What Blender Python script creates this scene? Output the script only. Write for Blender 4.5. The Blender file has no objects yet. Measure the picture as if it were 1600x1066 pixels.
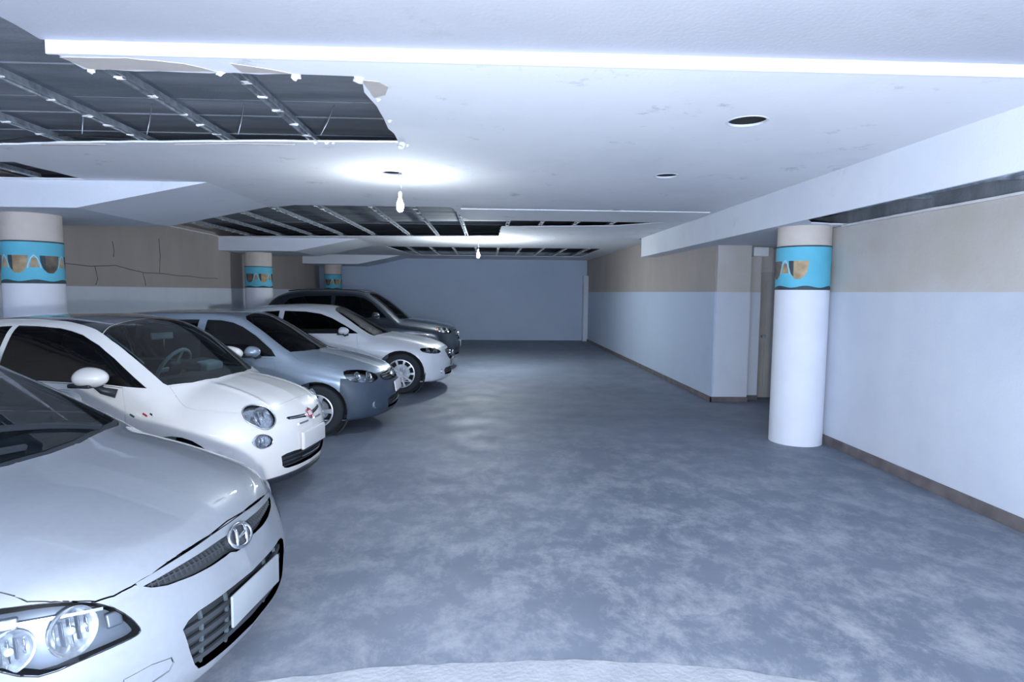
import bpy, bmesh, math, random
import numpy as np
from mathutils import Vector, Matrix
from mathutils.geometry import tessellate_polygon

random.seed(7)
scene = bpy.context.scene
col = scene.collection

# ------------------------------------------------------------------ camera
F_PX, CAM_H = 940.0, 1.70
yaw = math.atan(40 / 940); pitch = math.atan(76 / 940); roll = math.radians(0.5)
fw = Vector((math.sin(yaw) * math.cos(pitch), math.cos(yaw) * math.cos(pitch), -math.sin(pitch)))
r0 = Vector((math.cos(yaw), -math.sin(yaw), 0)); u0 = r0.cross(fw)
cr = r0 * math.cos(roll) + u0 * math.sin(roll)
cu = -r0 * math.sin(roll) + u0 * math.cos(roll)
cam_data = bpy.data.cameras.new('camera')
cam_data.sensor_width = 36; cam_data.lens = 36 * F_PX / 1600
cam_data.clip_start = 0.05
cam = bpy.data.objects.new('camera', cam_data); col.objects.link(cam)
cam.matrix_world = Matrix(((cr.x, cu.x, -fw.x, 0), (cr.y, cu.y, -fw.y, 0), (cr.z, cu.z, -fw.z, CAM_H), (0, 0, 0, 1)))
scene.camera = cam

# ------------------------------------------------------------------ light
world = bpy.data.worlds.new('world'); scene.world = world; world.use_nodes = True
wb = world.node_tree.nodes['Background']
wb.inputs[0].default_value = (0.56, 0.70, 1.0, 1); wb.inputs[1].default_value = 3.6
# the photographer's flash, held beside the lens
fl = bpy.data.lights.new('camera_flash', 'POINT'); fl.shadow_soft_size = 0.05
fl.energy = 270; fl.color = (0.93, 0.965, 1.0)
flo = bpy.data.objects.new('camera_flash', fl); col.objects.link(flo)
flo.location = (0.10, -0.05, 1.42)
scene.view_settings.view_transform = 'Standard'
scene.view_settings.look = 'None'
scene.view_settings.gamma = 1.0
scene.view_settings.use_curve_mapping = False
scene.view_settings.exposure = 1.15

# ------------------------------------------------------------------ materials
MATS = {}
def nodes_of(name):
    m = bpy.data.materials.new(name); m.use_nodes = True
    nt = m.node_tree
    return m, nt, nt.nodes['Principled BSDF']
def simple(name, rgb, rough=0.5, metal=0.0, coat=0.0, noise=0.0, scale=8.0, bump=0.0, bscale=120.0, spec=0.5):
    m, nt, b = nodes_of(name)
    b.inputs['Roughness'].default_value = rough
    b.inputs['Metallic'].default_value = metal
    b.inputs['Coat Weight'].default_value = coat
    b.inputs['Coat Roughness'].default_value = 0.04
    b.inputs['Specular IOR Level'].default_value = spec
    tc = nt.nodes.new('ShaderNodeTexCoord')
    nz = nt.nodes.new('ShaderNodeTexNoise'); nz.inputs['Scale'].default_value = scale; nz.inputs['Detail'].default_value = 5
    nt.links.new(tc.outputs['Object'], nz.inputs['Vector'])
    cr_ = nt.nodes.new('ShaderNodeValToRGB')
    lo = [max(0, c * (1 - noise)) for c in rgb]; hi = [min(1, c * (1 + noise)) for c in rgb]
    cr_.color_ramp.elements[0].color = (*lo, 1); cr_.color_ramp.elements[1].color = (*hi, 1)
    cr_.color_ramp.elements[0].position = 0.3; cr_.color_ramp.elements[1].position = 0.7
    nt.links.new(nz.outputs['Fac'], cr_.inputs['Fac']); nt.links.new(cr_.outputs['Color'], b.inputs['Base Color'])
    if bump:
        n2 = nt.nodes.new('ShaderNodeTexNoise'); n2.inputs['Scale'].default_value = bscale; n2.inputs['Detail'].default_value = 4
        nt.links.new(tc.outputs['Object'], n2.inputs['Vector'])
        bp = nt.nodes.new('ShaderNodeBump'); bp.inputs['Strength'].default_value = bump; bp.inputs['Distance'].default_value = 0.01
        nt.links.new(n2.outputs['Fac'], bp.inputs['Height']); nt.links.new(bp.outputs['Normal'], b.inputs['Normal'])
    MATS[name] = m
    return m
def glass(name, tint, gloss_rough=0.02, ior=1.5):
    m, nt, b = nodes_of(name); nt.nodes.remove(b)
    out = nt.nodes['Material Output']
    tr = nt.nodes.new('ShaderNodeBsdfTransparent'); tr.inputs[0].default_value = (*tint, 1)
    gl = nt.nodes.new('ShaderNodeBsdfGlossy'); gl.inputs['Roughness'].default_value = gloss_rough
    fr = nt.nodes.new('ShaderNodeFresnel'); fr.inputs['IOR'].default_value = ior
    mx = nt.nodes.new('ShaderNodeMixShader')
    nt.links.new(fr.outputs[0], mx.inputs[0]); nt.links.new(tr.outputs[0], mx.inputs[1]); nt.links.new(gl.outputs[0], mx.inputs[2])
    nt.links.new(mx.outputs[0], out.inputs['Surface'])
    MATS[name] = m
    return m
def emit(name, rgb, s):
    m, nt, b = nodes_of(name)
    b.inputs['Emission Color'].default_value = (*rgb, 1); b.inputs['Emission Strength'].default_value = s
    b.inputs['Base Color'].default_value = (*rgb, 1)
    MATS[name] = m
    return m
def stained(name, rgb, rgb2, scale=1.2, amount=0.5, rough=0.85, speck=None, bump=0.15, stretch=(1, 1, 1)):
    """painted / plastered surface: base colour with irregular stains of a second colour and optional dark specks"""
    m, nt, b = nodes_of(name); L = nt.links.new
    b.inputs['Roughness'].default_value = rough; b.inputs['Specular IOR Level'].default_value = 0.25
    tc = nt.nodes.new('ShaderNodeTexCoord'); mp = nt.nodes.new('ShaderNodeMapping'); mp.inputs['Scale'].default_value = stretch
    L(tc.outputs['Object'], mp.inputs['Vector'])
    nz = nt.nodes.new('ShaderNodeTexNoise'); nz.inputs['Scale'].default_value = scale; nz.inputs['Detail'].default_value = 7; nz.inputs['Roughness'].default_value = 0.62
    L(mp.outputs[0], nz.inputs['Vector'])
    rp = nt.nodes.new('ShaderNodeValToRGB'); rp.color_ramp.elements[0].position = 0.62 - 0.3 * amount; rp.color_ramp.elements[1].position = 0.72
    L(nz.outputs['Fac'], rp.inputs['Fac'])
    mx = nt.nodes.new('ShaderNodeMix'); mx.data_type = 'RGBA'
    mx.inputs[6].default_value = (*rgb, 1); mx.inputs[7].default_value = (*rgb2, 1)
    L(rp.outputs['Color'], mx.inputs[0]); last = mx.outputs[2]
    if speck:
        n3 = nt.nodes.new('ShaderNodeTexNoise'); n3.inputs['Scale'].default_value = 2.6; n3.inputs['Detail'].default_value = 9; n3.inputs['Roughness'].default_value = 0.75
        L(tc.outputs['Object'], n3.inputs['Vector'])
        r3 = nt.nodes.new('ShaderNodeValToRGB'); r3.color_ramp.elements[0].position = 0.60; r3.color_ramp.elements[1].position = 0.70
        r3.color_ramp.elements[1].color = (0.75, 0.75, 0.75, 1)
        L(n3.outputs['Fac'], r3.inputs['Fac'])
        m3 = nt.nodes.new('ShaderNodeMix'); m3.data_type = 'RGBA'; m3.inputs[7].default_value = (*speck, 1)
        L(r3.outputs['Color'], m3.inputs[0]); L(last, m3.inputs[6]); last = m3.outputs[2]
    L(last, b.inputs['Base Color'])
    n2 = nt.nodes.new('ShaderNodeTexNoise'); n2.inputs['Scale'].default_value = 45; n2.inputs['Detail'].default_value = 5
    L(tc.outputs['Object'], n2.inputs['Vector'])
    bp = nt.nodes.new('ShaderNodeBump'); bp.inputs['Strength'].default_value = bump; bp.inputs['Distance'].default_value = 0.01
    L(n2.outputs['Fac'], bp.inputs['Height']); L(bp.outputs['Normal'], b.inputs['Normal'])
    MATS[name] = m
    return m

def floor_material():
    m, nt, b = nodes_of('polished_concrete'); L = nt.links.new
    tc = nt.nodes.new('ShaderNodeTexCoord')
    def noise(scale, detail, rough, stretch=(1, 1, 1), dist=0.0):
        mp = nt.nodes.new('ShaderNodeMapping'); mp.inputs['Scale'].default_value = stretch
        L(tc.outputs['Object'], mp.inputs['Vector'])
        n = nt.nodes.new('ShaderNodeTexNoise'); n.inputs['Scale'].default_value = scale; n.inputs['Detail'].default_value = detail
        n.inputs['Roughness'].default_value = rough; n.inputs['Distortion'].default_value = dist
        L(mp.outputs[0], n.inputs['Vector']); return n.outputs['Fac']
    def ramp(v, a, b2, ca=(0, 0, 0, 1), cb=(1, 1, 1, 1)):
        r = nt.nodes.new('ShaderNodeValToRGB'); r.color_ramp.elements[0].position = a; r.color_ramp.elements[1].position = b2
        r.color_ramp.elements[0].color = ca; r.color_ramp.elements[1].color = cb
        L(v, r.inputs['Fac']); return r.outputs['Color']
    def mix(fac, a, b2):
        x = nt.nodes.new('ShaderNodeMix'); x.data_type = 'RGBA'
        L(fac, x.inputs[0])
        for v, i in ((a, 6), (b2, 7)):
            if isinstance(v, tuple): x.inputs[i].default_value = v
            else: L(v, x.inputs[i])
        return x.outputs[2]
    base = ramp(noise(0.6, 8, 0.6), 0.3, 0.7, (0.122, 0.148, 0.195, 1), (0.185, 0.215, 0.272, 1))
    worn = ramp(noise(3.0, 14, 0.80, (1, 0.8, 1), 0.2), 0.46, 0.63)
    # worn pale screed in the turning area on the right
    pos = nt.nodes.new('ShaderNodeVectorMath'); pos.operation = 'DISTANCE'; pos.inputs[1].default_value = (1.6, 3.5, 0)
    L(tc.outputs['Object'], pos.inputs[0])
    area = nt.nodes.new('ShaderNodeMapRange'); area.inputs[1].default_value = 1.0; area.inputs[2].default_value = 4.3
    area.inputs[3].default_value = 0.80; area.inputs[4].default_value = 0.14
    L(pos.outputs['Value'], area.inputs[0])
    am = nt.nodes.new('ShaderNodeMath'); am.operation = 'MULTIPLY'; L(worn, am.inputs[0]); L(area.outputs[0], am.inputs[1])
    c = mix(am.outputs[0], base, (0.36, 0.385, 0.42, 1))
    flecks = ramp(noise(14, 8, 0.8, (1, 0.35, 1)), 0.66, 0.78, (0, 0, 0, 1), (0.45, 0.45, 0.45, 1))
    c = mix(flecks, c, (0.5, 0.53, 0.57, 1))
    L(c, b.inputs['Base Color'])
    rr = ramp(noise(2.5, 6, 0.6), 0.3, 0.7, (0.52, 0.52, 0.52, 1), (0.72, 0.72, 0.72, 1)); L(rr, b.inputs['Roughness'])
    bp = nt.nodes.new('ShaderNodeBump'); bp.inputs['Strength'].default_value = 0.12; bp.inputs['Distance'].default_value = 0.01
    L(noise(60, 6, 0.7), bp.inputs['Height']); L(bp.outputs['Normal'], b.inputs['Normal'])
    MATS['floor'] = m

floor_material()
stained('wall_white', (0.62, 0.66, 0.72), (0.54, 0.58, 0.66), 0.9, 0.6)
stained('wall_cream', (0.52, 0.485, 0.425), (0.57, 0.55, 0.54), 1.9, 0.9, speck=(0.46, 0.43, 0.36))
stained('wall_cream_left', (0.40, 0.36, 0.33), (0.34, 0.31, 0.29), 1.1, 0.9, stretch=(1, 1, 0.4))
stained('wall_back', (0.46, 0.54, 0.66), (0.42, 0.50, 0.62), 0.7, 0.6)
stained('plasterboard', (0.84, 0.85, 0.87), (0.77, 0.785, 0.815), 0.8, 0.5, speck=(0.47, 0.47, 0.50))
stained('plasterboard_dimmed', (0.47, 0.48, 0.52), (0.43, 0.44, 0.49), 0.8, 0.5, speck=(0.42, 0.42, 0.44))  # plasterboard with the weaker flash overhead put into its colour
stained('torn_paper', (0.55, 0.50, 0.46), (0.48, 0.44, 0.41), 5, 0.8)
stained('gypsum', (0.78, 0.77, 0.76), (0.66, 0.64, 0.63), 9, 0.6)
stained('beam_white', (0.72, 0.75, 0.80), (0.66, 0.69, 0.75), 1.0, 0.6, speck=(0.62, 0.63, 0.66))
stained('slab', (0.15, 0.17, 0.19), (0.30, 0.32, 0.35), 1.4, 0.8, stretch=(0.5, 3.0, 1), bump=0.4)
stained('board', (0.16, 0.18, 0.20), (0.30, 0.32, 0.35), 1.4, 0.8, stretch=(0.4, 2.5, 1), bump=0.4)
stained('apron', (0.36, 0.38, 0.41), (0.28, 0.30, 0.34), 5.0, 0.9, bump=0.5)
simple('baseboard', (0.13, 0.115, 0.115), 0.7, noise=0.3, scale=6)
simple('galvanised', (0.42, 0.47, 0.52), 0.42, 0.75, noise=0.35, scale=14)
simple('wire', (0.5, 0.53, 0.56), 0.45, 0.8)
simple('column_white', (0.70, 0.72, 0.77), 0.75, noise=0.04, scale=3, bump=0.15, bscale=40)
simple('column_cream', (0.58, 0.52, 0.46), 0.8, noise=0.08, scale=4)
simple('column_blue', (0.11, 0.46, 0.60), 0.7, noise=0.1, scale=3)
simple('motif_brown', (0.13, 0.10, 0.08), 0.7, noise=0.5, scale=9)
simple('motif_gold', (0.38, 0.27, 0.15), 0.6, noise=0.4, scale=9)
simple('motif_dark', (0.035, 0.06, 0.07), 0.7, noise=0.3, scale=9)
simple('motif_pale', (0.52, 0.62, 0.64), 0.7)
simple('door_paint', (0.40, 0.38, 0.35), 0.6, noise=0.1, scale=3)
simple('door_frame', (0.52, 0.48, 0.42), 0.6, noise=0.08, scale=3)
simple('white_plastic', (0.78, 0.8, 0.82), 0.4)
simple('black_plastic', (0.022, 0.027, 0.034), 0.45)
simple('cable_black', (0.02, 0.02, 0.022), 0.6)
simple('dark_hole', (0.02, 0.021, 0.024), 0.9)
emit('bulb_glow', (0.93, 0.98, 1.0), 60)

# ------------------------------------------------------------------ helpers
def link_mesh(name, verts, faces, mat, parent=None, smooth=False, normals=None):
    me = bpy.data.meshes.new(name)
    me.from_pydata([tuple(v) for v in verts], [], [tuple(int(i) for i in f_) for f_ in faces]); me.validate(); me.update()
    if smooth or normals is not None:
        me.polygons.foreach_set('use_smooth', [True] * len(me.polygons))
    if normals is not None and len(me.vertices) == len(normals):
        me.normals_split_custom_set_from_vertices([tuple(n) for n in normals])
    me.materials.append(MATS[mat] if isinstance(mat, str) else mat)
    o = bpy.data.objects.new(name, me); col.objects.link(o)
    if parent is not None: o.parent = parent
    return o
def bm_obj(name, bm, mat, parent=None, smooth=False):
    bmesh.ops.recalc_face_normals(bm, faces=bm.faces[:])
    me = bpy.data.meshes.new(name); bm.to_mesh(me); bm.free()
    if smooth: me.polygons.foreach_set('use_smooth', [True] * len(me.polygons))
    me.materials.append(MATS[mat])
    o = bpy.data.objects.new(name, me); col.objects.link(o)
    if parent is not None: o.parent = parent
    return o
def autosmooth(o, deg=40):
    me = o.data
    me.polygons.foreach_set('use_smooth', [True] * len(me.polygons))
    me.set_sharp_from_angle(angle=math.radians(deg))
    return o
def struct(o, label=None):
    o['kind'] = 'structure'
    if label: o['label'] = label
    return o
def tag(o, label, cat, group=None):
    o['label'] = label; o['category'] = cat
    if group: o['group'] = group
    return o
def empty(name, loc=(0, 0, 0), rz=0.0):
    o = bpy.data.objects.new(name, None); col.objects.link(o)
    o.empty_display_size = 0.1; o.location = loc; o.rotation_euler = (0, 0, rz)
    return o
def box(bm, x0, x1, y0, y1, z0, z1):
    v = [bm.verts.new(p) for p in ((x0, y0, z0), (x1, y0, z0), (x1, y1, z0), (x0, y1, z0), (x0, y0, z1), (x1, y0, z1), (x1, y1, z1), (x0, y1, z1))]
    for f_ in ((0, 3, 2, 1), (4, 5, 6, 7), (0, 1, 5, 4), (1, 2, 6, 5), (2, 3, 7, 6), (3, 0, 4, 7)):
        bm.faces.new([v[i] for i in f_])
def box_obj(name, b, mat, parent=None, bevel=0.0):
    bm = bmesh.new(); box(bm, *b)
    if bevel: bmesh.ops.bevel(bm, geom=bm.edges[:], offset=bevel, segments=2, affect='EDGES', profile=0.6)
    return bm_obj(name, bm, mat, parent)
def prism(name, loops, z0, z1, mat, parent=None):
    """flat sheet of any outline (first loop) with holes (other loops), between z0 and z1"""
    bm = bmesh.new(); edges = []; rings = []
    for l in loops:
        vs = [bm.verts.new((x, y, z0)) for x, y in l]; rings.append(vs)
        for i in range(len(vs)): edges.append(bm.edges.new((vs[i], vs[(i + 1) % len(vs)])))
    bmesh.ops.triangle_fill(bm, use_beauty=True, use_dissolve=False, edges=edges)
    low = bm.faces[:]
    top = {v: bm.verts.new((v.co.x, v.co.y, z1)) for v in bm.verts[:]}
    for fc in low: bm.faces.new([top[v] for v in reversed(fc.verts)])
    for vs in rings:
        for i in range(len(vs)):
            u, v = vs[i], vs[(i + 1) % len(vs)]
            bm.faces.new((u, v, top[v], top[u]))
    return bm_obj(name, bm, mat, parent)
def tube(name, pts, r, mat, parent=None, seg=8, closed=False):
    pts = [Vector(p) for p in pts]; n = len(pts); verts = []; faces = []
    up = Vector((0, 0, 1))
    for i, p in enumerate(pts):
        if closed: t = pts[(i + 1) % n] - pts[i - 1]
        else: t = pts[min(i + 1, n - 1)] - pts[max(i - 1, 0)]
        t.normalize()
        a = t.cross(up)
        if a.length < 0.1: a = t.cross(Vector((1, 0, 0)))
        a.normalize(); b = t.cross(a)
        rr = r[i] if isinstance(r, (list, tuple)) else r
        for k in range(seg):
            an = 2 * math.pi * k / seg
            verts.append(p + a * (rr * math.cos(an)) + b * (rr * math.sin(an)))
    for i in range(n if closed else n - 1):
        j = (i + 1) % n
        for k in range(seg):
            faces.append((i * seg + k, i * seg + (k + 1) % seg, j * seg + (k + 1) % seg, j * seg + k))
    if not closed:
        faces.append(tuple(range(seg))[::-1]); faces.append(tuple((n - 1) * seg + k for k in range(seg)))
    o = link_mesh(name, verts, faces, mat, parent, smooth=True)
    return o
def lathe(name, prof, mat, parent=None, seg=32, M=None):
    """prof: (radius, height) pairs about local z; M places it"""
    verts = []; faces = []
    for r, h in prof:
        for k in range(seg):
            a = 2 * math.pi * k / seg
            p = Vector((r * math.cos(a), r * math.sin(a), h)); verts.append(M @ p if M else p)
    for i in range(len(prof) - 1):
        for k in range(seg):
            faces.append((i * seg + k, i * seg + (k + 1) % seg, (i + 1) * seg + (k + 1) % seg, (i + 1) * seg + k))
    bm = bmesh.new(); vs = [bm.verts.new(v) for v in verts]
    for f_ in faces: bm.faces.new([vs[i] for i in f_])
    bmesh.ops.remove_doubles(bm, verts=bm.verts[:], dist=1e-5)
    o = bm_obj(name, bm, mat, parent); autosmooth(o, 35)
    return o

# ------------------------------------------------------------------ the room
CZ, BZ, SZ = 2.85, 2.56, 3.12          # plasterboard level, beam soffit, concrete slab
XL, XR, YB, Y0 = -5.85, 3.90, 21.4, -2.6
struct(prism('floor', [[(XL - .3, Y0), (5.2, Y0), (5.2, YB + .3), (XL - .3, YB + .3)]], -0.2, 0.0, 'floor'), 'dark polished concrete floor with pale worn patches')
arc = [(-2.2, 2.36), (-1.6, 2.46), (-.92, 2.54), (-.46, 2.615), (0, 2.64), (.42, 2.645), (.8, 2.61), (1.14, 2.55), (1.5, 2.44), (2.0, 2.2)]
arc2 = []
for i in range(len(arc) - 1):
    for k in range(6):
        t = k / 6; arc2.append((arc[i][0] * (1 - t) + arc[i + 1][0] * t, arc[i][1] * (1 - t) + arc[i + 1][1] * t + random.uniform(-.008, .008)))
struct(prism('trim_1', [arc2 + [(2.0, 1.2), (-2.2, 1.2)]], 0.0, 0.006, 'apron'), 'pale rough concrete apron with curved edge at the ramp foot')

PAINT = 1.735                           # height of the white wall paint
def wall(name, b, side_mat='wall_cream', white='wall_white', label=None, paint=PAINT):
    x0, x1, y0, y1, z0, z1 = b
    o = struct(box_obj(name, (x0, x1, y0, y1, paint, z1), side_mat), label)
    box_obj('painted_dado', (x0 - .004 if abs(x1 - x0) < 30 else x0, x1 + .004, y0 - .004, y1 + .004, z0, paint), white, o)
    return o
wall('wall_right', (XR, XR + .2, Y0, 7.35, 0, 2.455), label='white and raw cream plaster wall with dark baseboard')
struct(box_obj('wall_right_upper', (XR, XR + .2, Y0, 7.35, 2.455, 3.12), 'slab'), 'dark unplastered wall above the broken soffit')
wall('wall_recess', (5.15, 5.3, 7.35, 9.9, 0, 3.12), label='plaster wall of the door recess behind the column')
struct(box_obj('wall_recess_return', (XR + .2, 5.3, 7.15, 7.35, 0, 3.12), 'wall_white'))
wall('wall_block', (3.585, 4.12, 9.28, 9.9, 0, 3.12), label='projecting wall corner with white lower paint')
wall('wall_block_step', (4.12, 4.36, 9.45, 9.9, 0, 3.12), label='narrow step of the projecting wall beside the door')
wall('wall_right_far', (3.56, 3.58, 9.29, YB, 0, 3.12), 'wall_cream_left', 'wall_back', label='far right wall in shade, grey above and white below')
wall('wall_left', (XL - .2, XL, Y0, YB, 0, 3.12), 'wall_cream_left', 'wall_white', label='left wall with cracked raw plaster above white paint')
struct(box_obj('wall_back', (XL, 3.6, YB, YB + .2, 0, 3.12), 'wall_back'), 'blue-grey painted wall at the far end')
struct(box_obj('wall_back_pilaster', (3.40, 3.58, YB - .35, YB, 0, 2.30), 'wall_white'), 'pale narrow pilaster at the far wall corner')
# cracks in the left plaster
wl = bpy.data.objects['wall_left']
def crack(pts):
    tube('plaster_crack', [(XL + .001, y, z) for y, z in pts], 0.005, 'motif_dark', wl, 5)
crack([(8.0, 2.02), (8.6, 2.05), (9.2, 2.03), (9.8, 2.07), (10.2, 2.02), (10.6, 1.98), (11.2, 1.985), (11.7, 1.96), (12.2, 1.965), (12.7, 1.94), (13.4, 1.945)])
crack([(9.75, 2.44), (9.78, 2.3), (9.76, 2.2)]); crack([(11.1, 2.6), (11.12, 2.3), (11.08, 2.0)]); crack([(9.3, 2.03), (9.35, 1.85), (9.3, 1.76)])
crack([(10.55, 1.97), (10.6, 1.85), (10.63, 1.76)])
# baseboards
for i, (b) in enumerate([(XR - .03, XR - .004, Y0, 7.33, 0, .10), (3.53, 4.13, 9.25, 9.277, 0, .08), (3.53, 3.556, 9.25, YB - .35, 0, .08), (4.12, 4.37, 9.42, 9.447, 0, .08)]):
    bo = struct(box_obj('baseboard_right' if i == 0 else 'baseboard_far', b, 'baseboard', bevel=.004), 'dark brown baseboard at the wall foot')
struct(box_obj('wall_recess_end', (4.36, 5.3, 9.7, 9.9, 0, 3.12), 'wall_cream'))
# door in the recess
d = struct(empty('door_1', (4.83, 9.69, 0)), 'grey-beige door half hidden behind the column')
box_obj('door_leaf', (-.38, .30, -.03, .0, .01, 2.06), 'door_paint', d, .004)
for z0, z1 in ((.2, .95), (1.1, 1.9)): box_obj('door_panel', (-.28, .20, -.042, -.03, z0, z1), 'door_paint', d, .004)
for x0_, x1_ in ((-.45, -.38), (.30, .31)): box_obj('door_frame', (x0_, x1_, -.06, .0, 0, 2.14), 'door_frame', d, .003)
box_obj('door_frame', (-.45, .31, -.06, .0, 2.06, 2.14), 'door_frame', d, .003)
lathe('door_handle', [(0, 0), (.02, 0), (.022, .03), (.012, .05), (.028, .06), (.03, .08), (0, .09)], 'galvanised', d, 16, Matrix.Translation((-.32, -.03, 1.02)) @ Matrix.Rotation(math.pi / 2, 4, 'X'))

# slab above with board-marked strips
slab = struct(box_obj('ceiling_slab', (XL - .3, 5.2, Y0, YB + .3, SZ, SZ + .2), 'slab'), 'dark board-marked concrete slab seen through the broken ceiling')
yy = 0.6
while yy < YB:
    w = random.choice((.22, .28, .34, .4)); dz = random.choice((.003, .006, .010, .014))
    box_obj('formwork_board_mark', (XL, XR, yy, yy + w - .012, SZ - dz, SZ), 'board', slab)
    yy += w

# suspended plasterboard ceiling with the broken-out openings
def jag(pts, amp=.012, step=.12):
    out = []
    n = len(pts)
    for i in range(n):
        a, b = Vector(pts[i]), Vector(pts[(i + 1) % n]); L_ = (b - a).length; k = max(1, int(L_ / step))
        nrm = Vector((-(b - a).y, (b - a).x)).normalized()
        for j in range(k):
            o_ = 0 if j == 0 else random.uniform(-amp, amp)
            p = a.lerp(b, j / k) + nrm * o_
            out.append((p.x, p.y))
    return out
def circle(cx, cy, r, n=28):
    return [(cx + r * math.cos(2 * math.pi * k / n), cy + r * math.sin(2 * math.pi * k / n)) for k in range(n)]
H2 = jag([(-4.32, 5.80), (-4.25, 6.66), (XL + .06, 6.66), (XL + .06, 5.80)])
H3 = jag([(-.50, 8.35), (-.36, 9.60), (3.10, 9.60), (2.2, 10.35), (.25, 10.75), (.24, 12.5), (XL + .06, 13.45), (XL + .06, 8.56), (-2.9, 8.56), (-2.6, 8.35)])
H4 = jag([(-2.6, 15.7), (3.0, 15.7), (3.0, 19.3), (-2.3, 19.3)])
DL = [(1.73, 4.05, .125), (1.75, 5.93, .11), (1.79, 8.42, .10), (-.93, 6.03, .10)]
def jag_open(pts, amp=.012, step=.12):
    out = []
    for i in range(len(pts) - 1): out += jag([pts[i], pts[i + 1]], amp, step)[:max(1, int((Vector(pts[i + 1]) - Vector(pts[i])).length / step))]
    return out + [pts[-1]]
edge1 = jag_open([(XL, 5.55), (-3.4, 5.03), (-1.8, 4.86), (-.69, 4.80), (-.71, 3.37), (-2.12, 3.36), (-2.12, 3.165)])
outer = edge1 + [(3.24, 3.165), (3.24, 13.0), (3.56, 13.0), (3.56, YB), (XL, YB)]
ceil = struct(prism('ceiling', [outer, H2, H3, H4] + [circle(*c) for c in DL], CZ, CZ + .014, 'plasterboard'), 'white suspended plasterboard ceiling with broken-out openings')
# nearer ceiling field, flash falloff painted in as grey, one step higher, its far edge a bright step face
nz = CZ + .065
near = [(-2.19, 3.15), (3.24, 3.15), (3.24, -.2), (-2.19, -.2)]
struct(prism('ceiling_near', [jag(near, .007, .15)], nz, nz + .014, 'plasterboard_dimmed'), 'plasterboard field of the ceiling near the ramp, coloured grey for flash falloff')
prism('step_face', [[(-2.17, 3.15), (3.24, 3.15), (3.24, 3.165), (-2.17, 3.165)]], CZ, nz + .014, 'beam_white', ceil)
# torn paper strips along the opening
def torn(pts): prism('torn_paper_strip', [jag(pts, .006, .06)], CZ - .003, CZ, 'torn_paper', ceil)
torn([(-2.09, 3.345), (-2.13, 3.19), (-1.80, 3.18), (-1.55, 3.24), (-1.43, 3.345)])
torn([(-1.30, 3.345), (-1.31, 3.22), (-1.16, 3.28), (-1.04, 3.345)])
torn([(-.685, 3.42), (-.60, 3.44), (-.56, 3.52), (-.60, 3.66), (-.675, 3.72)])
def crumb(x, y, s, z=CZ):
    bm = bmesh.new(); bmesh.ops.create_icosphere(bm, subdivisions=2, radius=s)
    for v in bm.verts: v.co *= random.uniform(.6, 1.25); v.co += Vector((x, y, z))
    bm_obj('gypsum_crumb', bm, 'gypsum', ceil)
for x, y, s in [(-1.42, 3.36, .022), (-1.03, 3.38, .026), (-.70, 3.40, .032), (-.67, 4.83, .04), (-.63, 4.87, .02), (-2.09, 3.37, .02), (-1.33, 4.84, .02), (-1.25, 4.85, .018), (-1.2, 4.85, .014), (-.655, 3.75, .014), (-.66, 4.2, .016)]:
    crumb(x, y, s)
# loose torn strips hanging along the far edge of the opening
for pts in ([(-1.5, 4.86), (-1.95, 4.86), (-2.4, 4.92), (-2.45, 4.93), (-2.0, 4.875), (-1.55, 4.87)], [(-3.0, 4.97), (-3.5, 5.0), (-3.55, 5.03), (-3.1, 5.0)]):
    prism('torn_paper_strip', [pts], CZ - .02, CZ - .012, 'torn_paper', ceil)
# downlight rims
for x, y, r in DL:
    lathe('downlight_rim', [(r - .002, CZ - .002), (r + .012, CZ - .003), (r + .013, CZ + .001), (r - .001, CZ + .012), (r - .002, CZ - .002)], 'beam_white', ceil, 28, Matrix.Translation((x, y, 0)))
for x, y, r in DL:
    lathe('hole_dark_cup', [(r + .03, CZ + .016), (r + .03, CZ + .14), (0, CZ + .14)], 'dark_hole', ceil, 20, Matrix.Translation((x, y, 0)))  # near-black cup added above each hole to paint the darkness inside
# furring channels of the ceiling grid: an upside-down hat section running along y
def channel(x, y0_, y1_, z=CZ + .016, w=.035, h=.045):
    t = .003; verts = []
    prof = [(-w * .95, 0), (-w * .5, 0), (-w * .32, h), (w * .32, h), (w * .5, 0), (w * .95, 0), (w * .95, t), (w * .5 + t, t), (w * .32 + t, h + t), (-w * .32 - t, h + t), (-w * .5 - t, t), (-w * .95, t)]
    bm = bmesh.new(); A = [bm.verts.new((x + px, y0_, z + pz)) for px, pz in prof]; B = [bm.verts.new((x + px, y1_, z + pz)) for px, pz in prof]
    n = len(prof)
    for i in range(n): bm.faces.new((A[i], A[(i + 1) % n], B[(i + 1) % n], B[i]))
    o = bm_obj('furring_channel', bm, 'galvanised', ceil)
    yk = y0_ + random.uniform(.1, .3)
    while yk < y1_ - .05:
        bm = bmesh.new(); bmesh.ops.create_icosphere(bm, subdivisions=1, radius=random.uniform(.008, .016))
        for v in bm.verts: v.co = Vector((v.co.x * .9, v.co.y * 1.5, v.co.z * .7)) * random.uniform(.8, 1.2) + Vector((x + random.choice((-1, 1)) * w * .72, yk, z - .003))
        bm_obj('plaster_plug', bm, 'gypsum', o)
        yk += random.uniform(.22, .42)
    return o
for x in (-1.36, -2.03, -2.70, -3.38, -4.06, -4.74, -5.42): channel(x, 1.0 if x < -2.2 else 3.33, 5.6)
for x in (-4.74, -5.42): channel(x, 5.75, 6.7)
for x in (-1.02, -1.62, -2.36, -3.05, -3.72, -4.4, -5.1, -.42): channel(x, 8.3, 13.6)
for x in (.35, .92, 1.5, 2.1, 2.7): channel(x, 9.5, 10.9)
for x in (-2.1, -1.5, -.9, -.3, .3, .9, 1.5, 2.1, 2.7): channel(x, 15.6, 19.4)
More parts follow.
